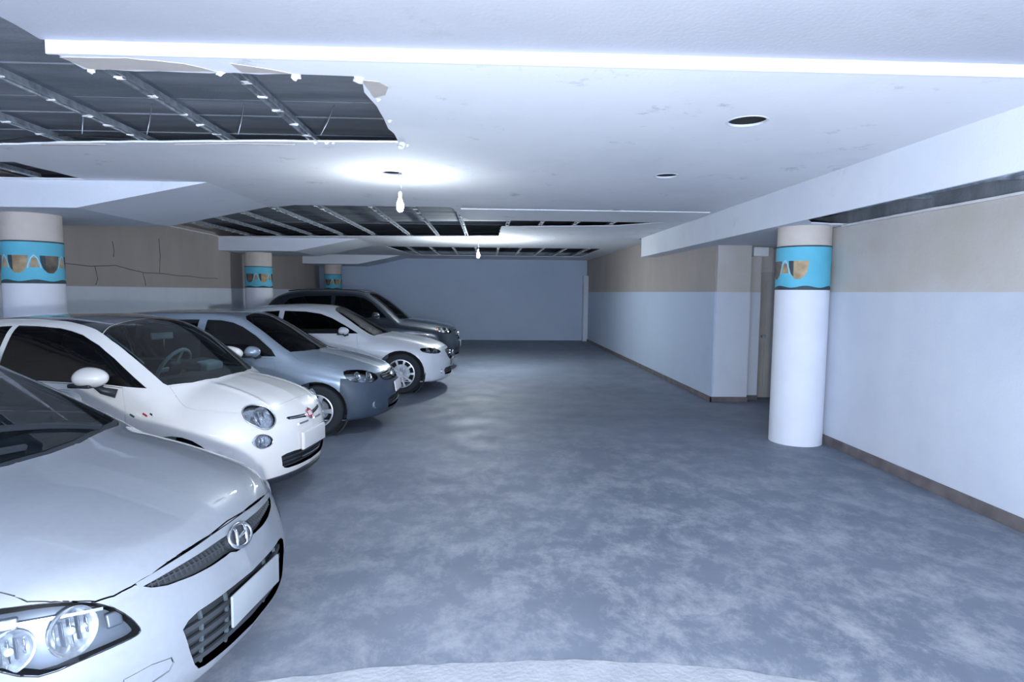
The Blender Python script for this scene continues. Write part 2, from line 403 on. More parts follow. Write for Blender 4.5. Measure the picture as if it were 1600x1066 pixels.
def hanger(x, y, lean=.05):
    tube('hanger_wire', [(x, y, CZ + .03), (x + lean * .5, y + .02, (CZ + SZ) / 2), (x + lean, y + .03, SZ)], .004, 'wire', ceil, 5)
for x, y, l in [(-1.27, 4.75, .10), (-1.9, 4.78, .04), (-2.6, 4.82, .03), (-3.1, 4.85, .0), (-3.9, 4.5, .1), (.2, 9.7, .0), (-.36, 9.7, -.02), (1.3, 9.7, .08), (2.0, 9.75, .1), (-.1, 16.2, .02), (.6, 16.4, .1), (1.2, 16.4, .12), (2.4, 16.2, .1)]:
    hanger(x, y, l)
tube('hanger_wire', [(-3.25, 3.1, CZ + .04), (-3.23, 3.4, SZ - .02)], .006, 'wire', ceil, 5)
tube('hanger_wire', [(-3.28, 3.12, CZ + .04), (-3.29, 3.42, SZ - .02)], .006, 'wire', ceil, 5)
tube('hanger_wire', [(-4.3, 5.2, CZ + .01), (-3.8, 5.08, CZ + .03), (-3.45, 4.98, CZ + .05), (-3.0, 4.97, CZ + .03), (-2.6, 4.95, CZ + .02)], .005, 'cable_black', ceil, 5)
# loose panel edge near the second opening
prism('loose_panel', [[(-.36, 8.37), (.30, 8.37), (3.1, 8.37), (3.1, 9.59), (-.30, 9.59)]], CZ - .022, CZ - .008, 'plasterboard', ceil)

# tapered beams on the left columns
def beam(y0_, y1_, xf, xt):
    prof = [(XL, BZ), (xf, BZ), (xt, CZ), (xt, CZ + .02), (XL, CZ + .02)]
    bm = bmesh.new(); A = [bm.verts.new((x, y0_, z)) for x, z in prof]; B = [bm.verts.new((x, y1_, z)) for x, z in prof]
    bm.faces.new(A); bm.faces.new(B[::-1])
    for i in range(5): bm.faces.new((A[i], A[(i + 1) % 5], B[(i + 1) % 5], B[i]))
    return bm_obj('trim_beam', bm, 'beam_white')
struct(beam(6.70, 8.55, -4.38, -3.00), 'white tapered beam over the nearest left column')
struct(beam(13.5, 15.4, -4.20, -2.83), 'white tapered beam over the middle left column')
struct(beam(19.5, 21.2, -4.10, -2.75), 'white tapered beam over the farthest left column')

# long soffit on the right, its underside partly broken open
so = struct(box_obj('trim_soffit', (3.225, 3.25, Y0, 12.6, 2.46, CZ + .08), 'beam_white'), 'long white boxed soffit along the right wall')
prism('soffit_underside', [jag([(3.25, 6.1), (3.45, 6.35), (3.7, 6.42), (3.9, 6.43), (3.9, 7.15), (5.15, 7.15), (5.15, 9.7), (3.6, 9.7), (3.6, 12.6), (3.25, 12.6)], .012, .1)], 2.46, 2.475, 'beam_white', so)
prism('soffit_underside', [jag([(3.84, Y0), (3.90, Y0), (3.90, 6.45), (3.84, 6.45), (3.83, 5.2), (3.865, 4.5)], .008, .1)], 2.44, 2.46, 'gypsum', so)
box_obj('soffit_end', (3.225, 3.6, 12.58, 12.6, 2.46, CZ + .02), 'beam_white', so)
tube('duct_pipe', [(3.55, Y0, 2.72), (3.56, 2, 2.70), (3.58, 5.0, 2.70), (3.60, 6.8, 2.72)], .07, 'galvanised', so, 12)
tube('duct_pipe', [(3.78, Y0, 2.60), (3.77, 3, 2.58), (3.78, 6.7, 2.60)], .03, 'galvanised', so, 10)
for y in (3.3, 4.3, 5.2): box_obj('soffit_batten', (3.25, 3.9, y, y + .04, 2.55, 2.60), 'galvanised', so)

# ------------------------------------------------------------------ columns
def column(x, y, r, ztop, ang0, label, hb=(1.755, 2.24), skip=(), skip_arc=()):
    root = struct(empty('column', (x, y, 0)), label)
    root.name = 'column'
    lathe('shaft', [(0, 0), (r, 0), (r, hb[0]), (0, hb[0])], 'column_white', root, 48)
    lathe('band', [(r - .002, hb[0]), (r + .001, hb[0]), (r + .001, hb[1]), (r - .002, hb[1])], 'column_blue', root, 48)
    lathe('capital', [(0, hb[1]), (r - .004, hb[1]), (r - .004, ztop), (0, ztop)], 'column_cream', root, 48)
    lathe('painted_line', [(r, hb[1] - .012), (r + .003, hb[1] - .012), (r + .003, hb[1] + .004), (r, hb[1] + .004)], 'motif_dark', root, 48)
    H_ = hb[1] - hb[0]
    def patch(name, outline, mat, dr=.002, z_off=0):
        """outline in (arc metres, height fraction) laid on the shaft; fan of strips"""
        us = [p[0] for p in outline]; n = 18; u0_, u1_ = min(us), max(us)
        verts = []; faces = []
        m = len(outline)
        for i in range(n + 1):
            u = u0_ + (u1_ - u0_) * (i + .001 + (-.002 * i / n)) / n
            ys = []
            for k in range(m):
                a, b = outline[k], outline[(k + 1) % m]
                if (a[0] - u) * (b[0] - u) < 0 or (a[0] == u and b[0] != u):
                    ys.append(a[1] + (b[1] - a[1]) * (u - a[0]) / (b[0] - a[0]))
            if not ys: ys = [outline[0][1]]
            lo, hi = min(ys), max(ys)
            th = ang0 + u / r
            for w in (lo, hi):
                z = hb[0] + H_ * w
                verts.append(((r + dr) * math.cos(th), (r + dr) * math.sin(th), z))
        for i in range(n): faces.append((2 * i, 2 * i + 2, 2 * i + 3, 2 * i + 1))
        return link_mesh(name, verts, faces, mat, root, smooth=True)
    per = .30; cnt = max(3, int(round(2 * math.pi * r / per))); per = 2 * math.pi * r / cnt
    for k in range(cnt):
        c = (k + .5) * per
        if k in skip: continue
        cup = [(c - .105, .66), (c + .105, .66), (c + .10, .5), (c + .075, .34), (c + .03, .245), (c - .03, .245), (c - .075, .34), (c - .10, .5)]
        patch('painted_motif', cup, 'motif_brown' if k % 2 else 'motif_gold', .0022)
        patch('painted_motif', [(c - .105, .66), (c - .05, .66), (c - .06, .5), (c - .045, .3), (c - .075, .36), (c - .10, .5)], 'motif_dark', .0032)
        for s in (-1, 1):
            if k in skip_arc: continue
            a0 = c + per / 2
            arcp = [(a0 + s * .004, .68), (a0 + s * .035, .6), (a0 + s * .06, .45), (a0 + s * .066, .36), (a0 + s * .056, .36), (a0 + s * .05, .45), (a0 + s * .026, .59), (a0 - s * .004, .665)]
            patch('painted_arc', arcp, 'motif_pale', .0038)
        if k in skip_arc: continue
        patch('painted_motif', [(c + per / 2 - .02, .6), (c + per / 2 + .02, .6), (c + per / 2 + .045, .38), (c + per / 2 - .045, .38)], 'motif_gold', .002)
    wav_lo = []; wav_hi = []
    nn = 72
    verts = []; faces = []
    for i in range(nn + 1):
        th = 2 * math.pi * i / nn
        hh = .05 + .045 * (0.5 + .5 * math.sin(th * cnt + .6))
        for w in (0.0, hh):
            verts.append(((r + .0025) * math.cos(th), (r + .0025) * math.sin(th), hb[0] + H_ * w))
    for i in range(nn): faces.append((2 * i, 2 * i + 2, 2 * i + 3, 2 * i + 1))
    link_mesh('painted_wave', verts, faces, 'motif_dark', root, smooth=True)
    return root
column(3.60, 6.76, .285, 2.46, math.radians(203), 'white round column with blue painted band beside the right wall', skip=(1,), skip_arc=(0, 1))
column(-5.36, 7.40, .30, BZ, math.radians(-113), 'white round column with blue painted band behind the cream-white car')
column(-5.30, 14.3, .30, BZ, math.radians(-80), 'round column with blue band under the middle left beam')
column(-5.10, 20.3, .28, BZ, math.radians(-80), 'dim round column with blue band in the far left corner')

# conduit beside the right column, wall-mounted light box
tag(tube('conduit_pipe', [(3.885, 7.02, 0.02), (3.885, 7.02, 2.43)], .018, 'wall_cream', None, 10), 'thin cream pipe running up the wall behind the column', 'pipe')
lb = empty('emergency_light', (4.30, 9.40, 2.30))
box_obj('casing', (-.12, .12, -.06, .04, .0, .14), 'white_plastic', lb, .008)
box_obj('lens', (-.10, .10, -.068, -.058, .02, .12), 'white_plastic', lb, .004)
tag(lb, 'small white emergency light box above the recess beside the column', 'light')

# ------------------------------------------------------------------ hanging bulbs
def hanging_bulb(x, y, zb, ztop, power, label, r=.036):
    root = empty('hanging_bulb', (x, y, zb))
    lathe('bulb', [(0, -.062), (r * .5, -.057), (r * .85, -.040), (r, -.012), (r * .95, .015), (r * .62, .052), (r * .42, .075), (0, .075)], 'bulb_glow', root, 24)
    lathe('socket', [(0, .07), (.019, .07), (.021, .12), (.012, .138), (0, .138)], 'white_plastic', root, 16)
    n = 6
    tube('cord', [(.012 * math.sin(i * 1.3), 0, .13 + (ztop - zb - .13) * i / n) for i in range(n + 1)], .004, 'white_plastic', root, 6)
    L_ = bpy.data.lights.new('bulb_light', 'POINT'); L_.energy = power; L_.color = (.86, .95, 1.0); L_.shadow_soft_size = .05
    lo = bpy.data.objects.new('bulb_light', L_); col.objects.link(lo); lo.location = (0, 0, -.10); lo.parent = root
    return tag(root, label, 'lamp')
hanging_bulb(-.86, 6.08, 2.545, CZ + .08, 11, 'glowing bare bulb hanging by a cord from the ceiling hole nearer the ramp')
hanging_bulb(-.19, 13.2, 2.50, CZ + .02, 95, 'glowing bare bulb hanging in the far part of the garage')
# ------------------------------------------------------------------ car surfaces (signed functions in the car's own frame: nose at x=0, x forward, y left, z up)
def pchip(pts):
    xs = np.array([p[0] for p in pts], float); ys = np.array([p[1] for p in pts], float)
    h = np.diff(xs); dl = np.diff(ys) / h; m = np.zeros(len(xs))
    m[0], m[-1] = dl[0], dl[-1]
    for i in range(1, len(xs) - 1):
        if dl[i - 1] * dl[i] > 0:
            w1 = 2 * h[i] + h[i - 1]; w2 = h[i] + 2 * h[i - 1]
            m[i] = (w1 + w2) / (w1 / dl[i - 1] + w2 / dl[i])
    def g(x):
        x = np.asarray(x, float); xc = np.clip(x, xs[0], xs[-1])
        i = np.clip(np.searchsorted(xs, xc) - 1, 0, len(xs) - 2)
        t = (xc - xs[i]) / h[i]; t2 = t * t; t3 = t2 * t
        v = (2 * t3 - 3 * t2 + 1) * ys[i] + (t3 - 2 * t2 + t) * h[i] * m[i] + (-2 * t3 + 3 * t2) * ys[i + 1] + (t3 - t2) * h[i] * m[i + 1]
        return v + np.where(x < xs[0], (x - xs[0]) * m[0], 0) + np.where(x > xs[-1], (x - xs[-1]) * m[-1], 0)
    return g
def smax(a, b, k):
    h = np.clip(0.5 + 0.5 * (a - b) / k, 0, 1); return b + (a - b) * h + k * h * (1 - h)
def smin(a, b, k): return -smax(-a, -b, k)
def car_field(P):
    hood, nose, tail, side, plan, roof, cab = (pchip(P[k]) for k in ('hood', 'nose', 'tail', 'side', 'plan', 'roof', 'cab'))
    fset, crown, rset = pchip(P['front_set']), pchip(P['crown']), pchip(P['rear_set'])
    zb, wc, rc = P['bottom'], P['ws_curve'], P['roof_crown']
    ke, kc, ks, kr, kw = P.get('k_edge', .06), P.get('k_corner', .16), P.get('k_shoulder', .07), P.get('k_roof', .07), P.get('k_cowl', .03)
    cabplan = pchip(P['cab_plan'])
    ext = P.get('extra')
    def f(p):
        x, y, z = p[..., 0], p[..., 1], p[..., 2]
        ay = np.sqrt(y * y + 4e-5)
        e = .01
        xa = x + fset(ay) * .6
        dh = (hood(xa + e) - hood(xa - e)) / (2 * e)
        top = (z - hood(xa) + crown(ay)) / np.sqrt(1 + dh * dh)
        fr = (x - nose(z) + fset(ay))
        rr = -(x - tail(z) - rset(ay))
        sd = ay - side(z) - plan(x)
        b = smax(fr, top, ke); b = smax(b, rr, .1); b2 = smax(b, sd, ks)
        b = np.where(top > -.25, b2, smax(b, sd, ks))
        b = smax(b, zb - z, .05)
        xs_ = x + wc * ay * ay
        dr = (roof(xs_ + e) - roof(xs_ - e)) / (2 * e)
        rt = (z - roof(xs_) + rc * ay * ay) / np.sqrt(1 + dr * dr)
        cs = (ay - cab(z) - cabplan(x)) * .95
        c = smax(smax(rt, cs, kr), .5 - z, .02)
        d = smin(b, c, kw)
        if ext is not None: d = ext(d, x, ay, z)
        return d
    return f
def grad(f, p, e=1.5e-3):
    g = np.zeros_like(p)
    for i in range(3):
        dp = np.zeros(3); dp[i] = e
        g[..., i] = f(p + dp) - f(p - dp)
    return g / np.maximum(np.linalg.norm(g, axis=-1, keepdims=True), 1e-9)
def solve_rays(f, o, d, tmax=3.2, level=0.0, n=48):
    """first crossing of f = level along each ray, from inside to outside"""
    lo = np.zeros(len(o)); hi = np.full(len(o), tmax); found = np.zeros(len(o), bool); prev = lo.copy()
    for k in range(1, n + 1):
        t = tmax * k / n * np.ones(len(o))
        v = f(o + d * t[:, None]) - level
        new = (~found) & (v > 0)
        lo = np.where(new, prev, lo); hi = np.where(new, t, hi); found |= new
        prev = t
    for _ in range(26):
        m = (lo + hi) / 2; v = f(o + d * m[:, None]) - level
        hi = np.where(v > 0, m, hi); lo = np.where(v > 0, lo, m)
    return o + d * hi[:, None]
def car_mesh(f, L, zc, na=110, nt=150, nr=46, level=0.0, xa=None, xb=None, ends=True):
    """capsule-ray mesh of the surface f = level"""
    xa = -.62 if xa is None else xa; xb = -L + .6 if xb is None else xb
    th = np.linspace(0, 2 * np.pi, nt, endpoint=False)
    O = []; D = []
    stations = np.linspace(xa, xb, na)
    rows = []
    if ends:
        for k in range(nr, 0, -1):
            ph = (math.pi / 2) * k / (nr + .0) * .995
            rows.append((xa, ph))
    for s in stations: rows.append((s, 0.0))
    if ends:
        for k in range(1, nr // 2 + 1):
            rows.append((xb, -(math.pi / 2) * k / (nr // 2) * .995))
    for xs_, ph in rows:
        c, s = math.cos(ph), math.sin(ph)
        d = np.stack([np.full(nt, s), c * np.cos(th), c * np.sin(th)], 1)
        O.append(np.tile([xs_, 0, zc], (nt, 1))); D.append(d)
    O = np.concatenate(O); D = np.concatenate(D)
    V = solve_rays(f, O, D, level=level)
    nrw = len(rows); faces = []
    for i in range(nrw - 1):
        for k in range(nt):
            k2 = (k + 1) % nt
            faces.append((i * nt + k, (i + 1) * nt + k, (i + 1) * nt + k2, i * nt + k2))
    if ends:
        faces.append(tuple(range(nt))); faces.append(tuple((nrw - 1) * nt + k for k in range(nt))[::-1])
    return V, faces

I30 = dict(L=4.245,
    hood=[(-4.3, .92), (-3.5, .96), (-2.5, .955), (-1.6, .985), (-1.0, .985), (-.7, .935), (-.45, .868), (-.28, .808), (-.15, .75), (-.05, .695), (.1, .6)],
    nose=[(0, -.2), (.14, -.12), (.2, -.05), (.3, -.005), (.42, 0), (.52, -.02), (.62, -.06), (.7, -.105), (.8, -.18)],
    tail=[(0, -4.1), (.3, -4.22), (.6, -4.245), (.9, -4.15), (1.1, -4.05)],
    side=[(0, .80), (.2, .845), (.45, .878), (.62, .884), (.78, .868), (.92, .84), (1.1, .80)],
    plan=[(-4.3, -.14), (-3.9, -.05), (-3.3, 0), (-1.0, 0), (-.6, -.02), (-.3, -.06), (-.05, -.13), (.1, -.2)],
    roof=[(-4.5, .7), (-4.12, .98), (-3.85, 1.28), (-3.55, 1.42), (-3.0, 1.468), (-2.5, 1.475), (-2.0, 1.44), (-1.75, 1.385), (-1.5, 1.272), (-1.2, 1.125), (-.9, .97), (-.6, .78)],
    cab=[(.5, .90), (.92, .85), (1.0, .83), (1.15, .755), (1.3, .655), (1.42, .57), (1.5, .5)],
    cab_plan=[(-4.3, -.13), (-3.6, -.05), (-3.0, 0), (-2.0, 0), (-1.5, -.012), (-1.0, -.03)],
    front_set=[(0, 0), (.2, .014), (.4, .06), (.55, .125), (.68, .215), (.8, .35), (.9, .52)],
    rear_set=[(0, 0), (.4, .03), (.7, .14), (.9, .35)],
    crown=[(0, 0), (.3, .006), (.5, .018), (.62, .035), (.72, .065), (.85, .12)],
    bottom=.17, ws_curve=.27, roof_crown=.10, k_edge=.05, k_shoulder=.075, k_roof=.10)
FIAT = dict(L=3.546,
    hood=[(-3.6, .90), (-2.8, .97), (-2.0, .965), (-1.3, .985), (-.95, .995), (-.7, .975), (-.45, .925), (-.28, .87), (-.12, .80), (0, .72), (.15, .6)],
    nose=[(0, -.20), (.14, -.12), (.2, -.055), (.28, -.025), (.36, -.01), (.46, 0), (.56, -.005), (.68, -.035), (.78, -.085), (.9, -.2)],
    tail=[(0, -3.42), (.3, -3.52), (.5, -3.546), (.8, -3.50), (1.0, -3.42)],
    side=[(0, .74), (.2, .78), (.42, .808), (.58, .8135), (.75, .80), (.9, .765), (1.0, .735)],
    plan=[(-3.6, -.16), (-3.2, -.06), (-2.7, 0), (-.95, 0), (-.6, -.03), (-.3, -.10), (-.05, -.2), (.1, -.28)],
    roof=[(-3.75, .75), (-3.45, .98), (-3.2, 1.2), (-2.95, 1.36), (-2.6, 1.45), (-2.2, 1.485), (-1.85, 1.488), (-1.6, 1.47), (-1.40, 1.437), (-1.22, 1.36), (-.97, 1.185), (-.72, .99), (-.47, .78)],
    cab=[(.5, .82), (.9, .768), (.98, .748), (1.1, .708), (1.25, .64), (1.38, .56), (1.46, .48), (1.5, .43)],
    cab_plan=[(-3.5, -.16), (-3.0, -.06), (-2.4, 0), (-1.6, 0), (-1.2, -.008), (-.8, -.02)],
    front_set=[(0, 0), (.2, .016), (.35, .055), (.5, .125), (.62, .22), (.72, .34), (.82, .5)],
    rear_set=[(0, 0), (.4, .04), (.65, .15), (.82, .35)],
    crown=[(0, 0), (.3, .018), (.5, .055), (.62, .095), (.72, .15), (.82, .22)],
    extra=lambda d, x, ay, z: d - .010 * np.exp(-((ay - .36 - .10 * (x + .3)) / .024) ** 2) * np.clip((x + .78) / .2, 0, 1) * np.clip((-.14 - x) / .12, 0, 1) * (z > .6),
    bottom=.17, ws_curve=.30, roof_crown=.14, k_edge=.12, k_corner=.2, k_shoulder=.11, k_roof=.10)

HATCH = dict(L=3.95,
    hood=[(-4.0, .92), (-3.2, .96), (-2.3, .955), (-1.5, .975), (-1.0, .965), (-.7, .915), (-.45, .85), (-.25, .785), (-.12, .725), (0, .65), (.15, .55)],
    nose=[(0, -.2), (.14, -.11), (.22, -.04), (.32, 0), (.46, 0), (.56, -.03), (.66, -.075), (.76, -.14)],
    tail=[(0, -3.8), (.3, -3.93), (.6, -3.95), (.9, -3.86), (1.1, -3.75)],
    side=[(0, .77), (.2, .81), (.45, .842), (.62, .846), (.78, .832), (.92, .805), (1.1, .76)],
    plan=[(-4.0, -.14), (-3.6, -.05), (-3.0, 0), (-1.0, 0), (-.6, -.02), (-.3, -.06), (-.05, -.13), (.1, -.2)],
    roof=[(-4.2, .7), (-3.85, .98), (-3.6, 1.26), (-3.3, 1.40), (-2.8, 1.445), (-2.35, 1.45), (-1.95, 1.435), (-1.75, 1.405), (-1.5, 1.29), (-1.2, 1.11), (-.95, .96), (-.65, .77)],
    cab=[(.5, .86), (.92, .815), (1.0, .79), (1.15, .725), (1.3, .65), (1.42, .56), (1.5, .5)],
    cab_plan=[(-4.0, -.13), (-3.4, -.05), (-2.8, 0), (-1.9, 0), (-1.4, -.012), (-.95, -.03)],
    front_set=[(0, 0), (.2, .014), (.4, .06), (.55, .13), (.68, .225), (.8, .37), (.9, .54)],
    rear_set=[(0, 0), (.4, .03), (.7, .14), (.9, .35)],
    crown=[(0, 0), (.3, .008), (.5, .024), (.62, .045), (.72, .075), (.85, .13)],
    bottom=.17, ws_curve=.27, roof_crown=.10, k_edge=.06, k_shoulder=.08, k_roof=.10)
SEDAN = dict(L=4.85,
    hood=[(-5.0, 1.0), (-4.6, 1.06), (-3.6, 1.0), (-2.5, .97), (-1.7, .985), (-1.15, .98), (-.8, .935), (-.5, .875), (-.28, .81), (-.14, .75), (0, .67), (.15, .57)],
    nose=[(0, -.2), (.14, -.10), (.22, -.03), (.32, 0), (.46, 0), (.58, -.02), (.68, -.06), (.78, -.13)],
    tail=[(0, -4.7), (.3, -4.83), (.6, -4.85), (.9, -4.8), (1.1, -4.7)],
    side=[(0, .83), (.2, .875), (.45, .91), (.65, .915), (.8, .90), (.95, .865), (1.1, .82)],
    plan=[(-4.9, -.16), (-4.4, -.06), (-3.6, 0), (-1.2, 0), (-.7, -.02), (-.35, -.07), (-.05, -.14), (.1, -.2)],
    roof=[(-4.9, .75), (-4.3, 1.02), (-3.8, 1.27), (-3.4, 1.40), (-3.0, 1.455), (-2.6, 1.47), (-2.2, 1.455), (-1.95, 1.41), (-1.7, 1.29), (-1.4, 1.115), (-1.1, .96), (-.8, .79)],
    cab=[(.5, .92), (.92, .87), (1.0, .845), (1.15, .77), (1.3, .68), (1.42, .585), (1.5, .5)],
    cab_plan=[(-4.6, -.15), (-3.8, -.05), (-3.2, 0), (-2.1, 0), (-1.6, -.012), (-1.1, -.03)],
    front_set=[(0, 0), (.2, .012), (.4, .05), (.6, .13), (.75, .24), (.87, .4), (.95, .55)],
    rear_set=[(0, 0), (.5, .03), (.75, .12), (.95, .35)],
    crown=[(0, 0), (.3, .006), (.55, .022), (.68, .045), (.78, .075), (.92, .13)],
    bottom=.18, ws_curve=.25, roof_crown=.10, k_edge=.06, k_shoulder=.08, k_roof=.10)
SUV = dict(L=4.25,
    hood=[(-4.7, 1.1), (-3.8, 1.12), (-2.8, 1.11), (-1.7, 1.12), (-1.1, 1.115), (-.8, 1.085), (-.5, 1.04), (-.28, .99), (-.14, .94), (0, .86), (.15, .74)],
    nose=[(0, -.2), (.2, -.10), (.3, -.03), (.42, 0), (.58, 0), (.72, -.02), (.85, -.06), (.96, -.13)],
    tail=[(0, -4.1), (.4, -4.23), (.7, -4.25), (1.0, -4.2), (1.3, -4.1)],
    side=[(0, .83), (.25, .88), (.5, .92), (.75, .925), (.92, .91), (1.08, .88), (1.25, .83)],
    plan=[(-4.7, -.14), (-4.3, -.05), (-3.6, 0), (-1.2, 0), (-.7, -.02), (-.35, -.07), (-.05, -.14), (.1, -.2)],
    roof=[(-4.5, .9), (-4.15, 1.12), (-3.95, 1.4), (-3.78, 1.6), (-3.5, 1.70), (-3.0, 1.735), (-2.6, 1.74), (-2.15, 1.72), (-1.9, 1.67), (-1.65, 1.53), (-1.35, 1.31), (-1.1, 1.10), (-.8, .86)],
    cab=[(.5, .93), (1.05, .88), (1.15, .855), (1.3, .80), (1.5, .725), (1.66, .64), (1.75, .56)],
    cab_plan=[(-4.7, -.12), (-4.0, -.04), (-3.2, 0), (-2.1, 0), (-1.6, -.012), (-1.1, -.03)],
    front_set=[(0, 0), (.2, .012), (.4, .05), (.6, .12), (.75, .22), (.87, .37), (.95, .52)],
    rear_set=[(0, 0), (.5, .03), (.75, .12), (.95, .35)],
    crown=[(0, 0), (.3, .006), (.55, .022), (.68, .045), (.78, .075), (.92, .13)],
    bottom=.24, ws_curve=.22, roof_crown=.08, k_edge=.06, k_shoulder=.08, k_roof=.10)
# ------------------------------------------------------------------ car materials
simple('silver_paint', (.215, .238, .272), .46, .15, 1.0, noise=.03, scale=40)
simple('white_paint', (.74, .73, .71), .32, 0, 1.0, noise=.02, scale=10)
simple('blue_silver_paint', (.36, .44, .54), .34, .5, 1.0, noise=.03, scale=40)
simple('sedan_white_paint', (.72, .75, .80), .32, 0, 1.0, noise=.02, scale=10)
simple('black_paint', (.016, .024, .036), .28, 0, 1.0, noise=.1, scale=10)
simple('dark_roof', (.012, .018, .024), .18, 0, 1.0)
simple('trim_dark', (.055, .075, .09), .75, noise=.2, scale=30, bump=.2, bscale=200)
simple('trim_mid', (.10, .15, .17), .8, noise=.1, scale=20)
simple('trim_light', (.26, .33, .35), .8, noise=.1, scale=20)
simple('dash_dark', (.04, .055, .066), .7, noise=.2, scale=30, bump=.2, bscale=160)
simple('seat_fabric', (.035, .040, .048), .9, noise=.3, scale=60)
simple('pale_plastic', (.42, .47, .49), .5)
simple('chrome', (.75, .78, .82), .12, 1.0)
simple('reflector', (.56, .60, .66), .25, .75, .6, noise=.25, scale=50)
simple('lamp_bezel', (.10, .12, .15), .35, .4)
simple('grille_black', (.030, .036, .044), .5)
simple('dark_bumper', (.045, .065, .095), .5, noise=.1, scale=8)
simple('plate_blank', (.25, .28, .31), .6, noise=.08, scale=4)
simple('plate_pale', (.60, .60, .60), .6, noise=.05, scale=4)
simple('rubber', (.022, .026, .032), .85, bump=.2, bscale=90)
simple('rim_silver', (.62, .65, .70), .35, .5, .4)
simple('amber', (.75, .22, .03), .3)
simple('badge_red', (.42, .015, .03), .3, 0, .8)
simple('badge_green', (.01, .09, .05), .4)
simple('badge_white', (.8, .8, .8), .4)
glass('windshield_glass', (.74, .88, .92), .01, 1.6)
glass('side_glass', (.75, .86, .88), .01, 1.5)
glass('tinted_glass', (.014, .026, .042), .02, 1.65)
glass('lamp_glass', (.92, .95, .98), .01, 1.35)

# ------------------------------------------------------------------ cutting panels out of the body surface
def cr_closed(pts, n=4):
    P_ = [np.array(p, float) for p in pts]; m = len(P_); out = []
    for i in range(m):
        p0, p1, p2, p3 = P_[i - 1], P_[i], P_[(i + 1) % m], P_[(i + 2) % m]
        for k in range(n):
            t = k / n
            out.append(.5 * ((2 * p1) + (-p0 + p2) * t + (2 * p0 - 5 * p1 + 4 * p2 - p3) * t * t + (-p0 + 3 * p1 - 3 * p2 + p3) * t ** 3))
    return out
def axes(kind, s=1):
    if kind == 'side': return (Vector((1, 0, 0)), Vector((0, 0, 1)), Vector((0, s, 0)))
    if kind == 'front': return (Vector((0, 1, 0)), Vector((0, 0, 1)), Vector((1, 0, 0)))
    if kind == 'top': return (Vector((1, 0, 0)), Vector((0, 1, 0)), Vector((0, 0, 1)))
    d = Vector(kind).normalized(); d.y *= s
    a = d.cross(Vector((0, 0, 1))).normalized(); b = a.cross(d).normalized()
    return (a, b, d)
def inside(poly, x, y):
    c = False; n = len(poly)
    for i in range(n):
        x1, y1 = poly[i]; x2, y2 = poly[(i + 1) % n]
        if (y1 > y) != (y2 > y) and x < (x2 - x1) * (y - y1) / (y2 - y1) + x1: c = not c
    return c
class Shell:
    def __init__(self, f, V, faces):
        self.f = f; self.bm = bmesh.new()
        vs = [self.bm.verts.new(v) for v in V]
        for q in faces: self.bm.faces.new([vs[i] for i in q])
        self.bm.normal_update()
    def cut(self, poly, A, B, D, mincos=.05, dmin=-9, ysign=0, remove=True):
        """knife the outline (2-D points along A,B) into the surface facing D; take the inside out and return it as (verts, faces)"""
        bm = self.bm
        u0_, u1_ = min(p[0] for p in poly), max(p[0] for p in poly); v0_, v1_ = min(p[1] for p in poly), max(p[1] for p in poly)
        def ok(fc):
            c = fc.calc_center_median()
            if ysign and c.y * ysign < .0: return False
            if c.dot(D) < dmin or fc.normal.dot(D) < mincos: return False
            return True
        cand = []
        for fc in bm.faces:
            us = [v.co.dot(A) for v in fc.verts]
            if max(us) < u0_ or min(us) > u1_: continue
            ws = [v.co.dot(B) for v in fc.verts]
            if max(ws) < v0_ or min(ws) > v1_: continue
            if ok(fc): cand.append(fc)
        n = len(poly)
        for i in range(n):
            p, q = poly[i], poly[(i + 1) % n]
            dx, dy = q[0] - p[0], q[1] - p[1]
            if dx * dx + dy * dy < 1e-10: continue
            a0, a1 = min(p[0], q[0]) - 1e-4, max(p[0], q[0]) + 1e-4; b0, b1 = min(p[1], q[1]) - 1e-4, max(p[1], q[1]) + 1e-4
            no = A * (-dy) + B * dx; no.normalize(); co = A * p[0] + B * p[1]
            hit = []; rest = []
            for fc in cand:
                us = [v.co.dot(A) for v in fc.verts]; ws = [v.co.dot(B) for v in fc.verts]
                if max(us) < a0 or min(us) > a1 or max(ws) < b0 or min(ws) > b1: rest.append(fc); continue
                s = [(v.co - co).dot(no) for v in fc.verts]
                if max(s) > 1e-5 and min(s) < -1e-5: hit.append(fc)
                else: rest.append(fc)
            if not hit: continue
            geom = list({e for fc in hit for e in fc.edges}) + list({v for fc in hit for v in fc.verts}) + hit
            r = bmesh.ops.bisect_plane(bm, geom=geom, dist=1e-5, plane_co=co, plane_no=no)
            cand = rest + [g for g in r['geom'] if isinstance(g, bmesh.types.BMFace)]
            cand = list({fc for fc in cand if fc.is_valid})
        ins = []
        for fc in cand:
            if not fc.is_valid: continue
            c = fc.calc_center_median()
            if inside(poly, c.dot(A), c.dot(B)): ins.append(fc)
        vi = {}; verts = []; faces = []
        for fc in ins:
            ids = []
            for v in fc.verts:
                if v not in vi: vi[v] = len(verts); verts.append(tuple(v.co))
                ids.append(vi[v])
            faces.append(ids)
        if remove: bmesh.ops.delete(bm, geom=ins, context='FACES')
        return np.array(verts) if verts else np.zeros((0, 3)), faces
    def arrays(self):
        bm = self.bm; bm.verts.index_update()
        loose = [v for v in bm.verts if not v.link_faces]
        bmesh.ops.delete(bm, geom=loose, context='VERTS'); bm.verts.index_update()
        return np.array([tuple(v.co) for v in bm.verts]), [[v.index for v in fc.verts] for fc in bm.faces]
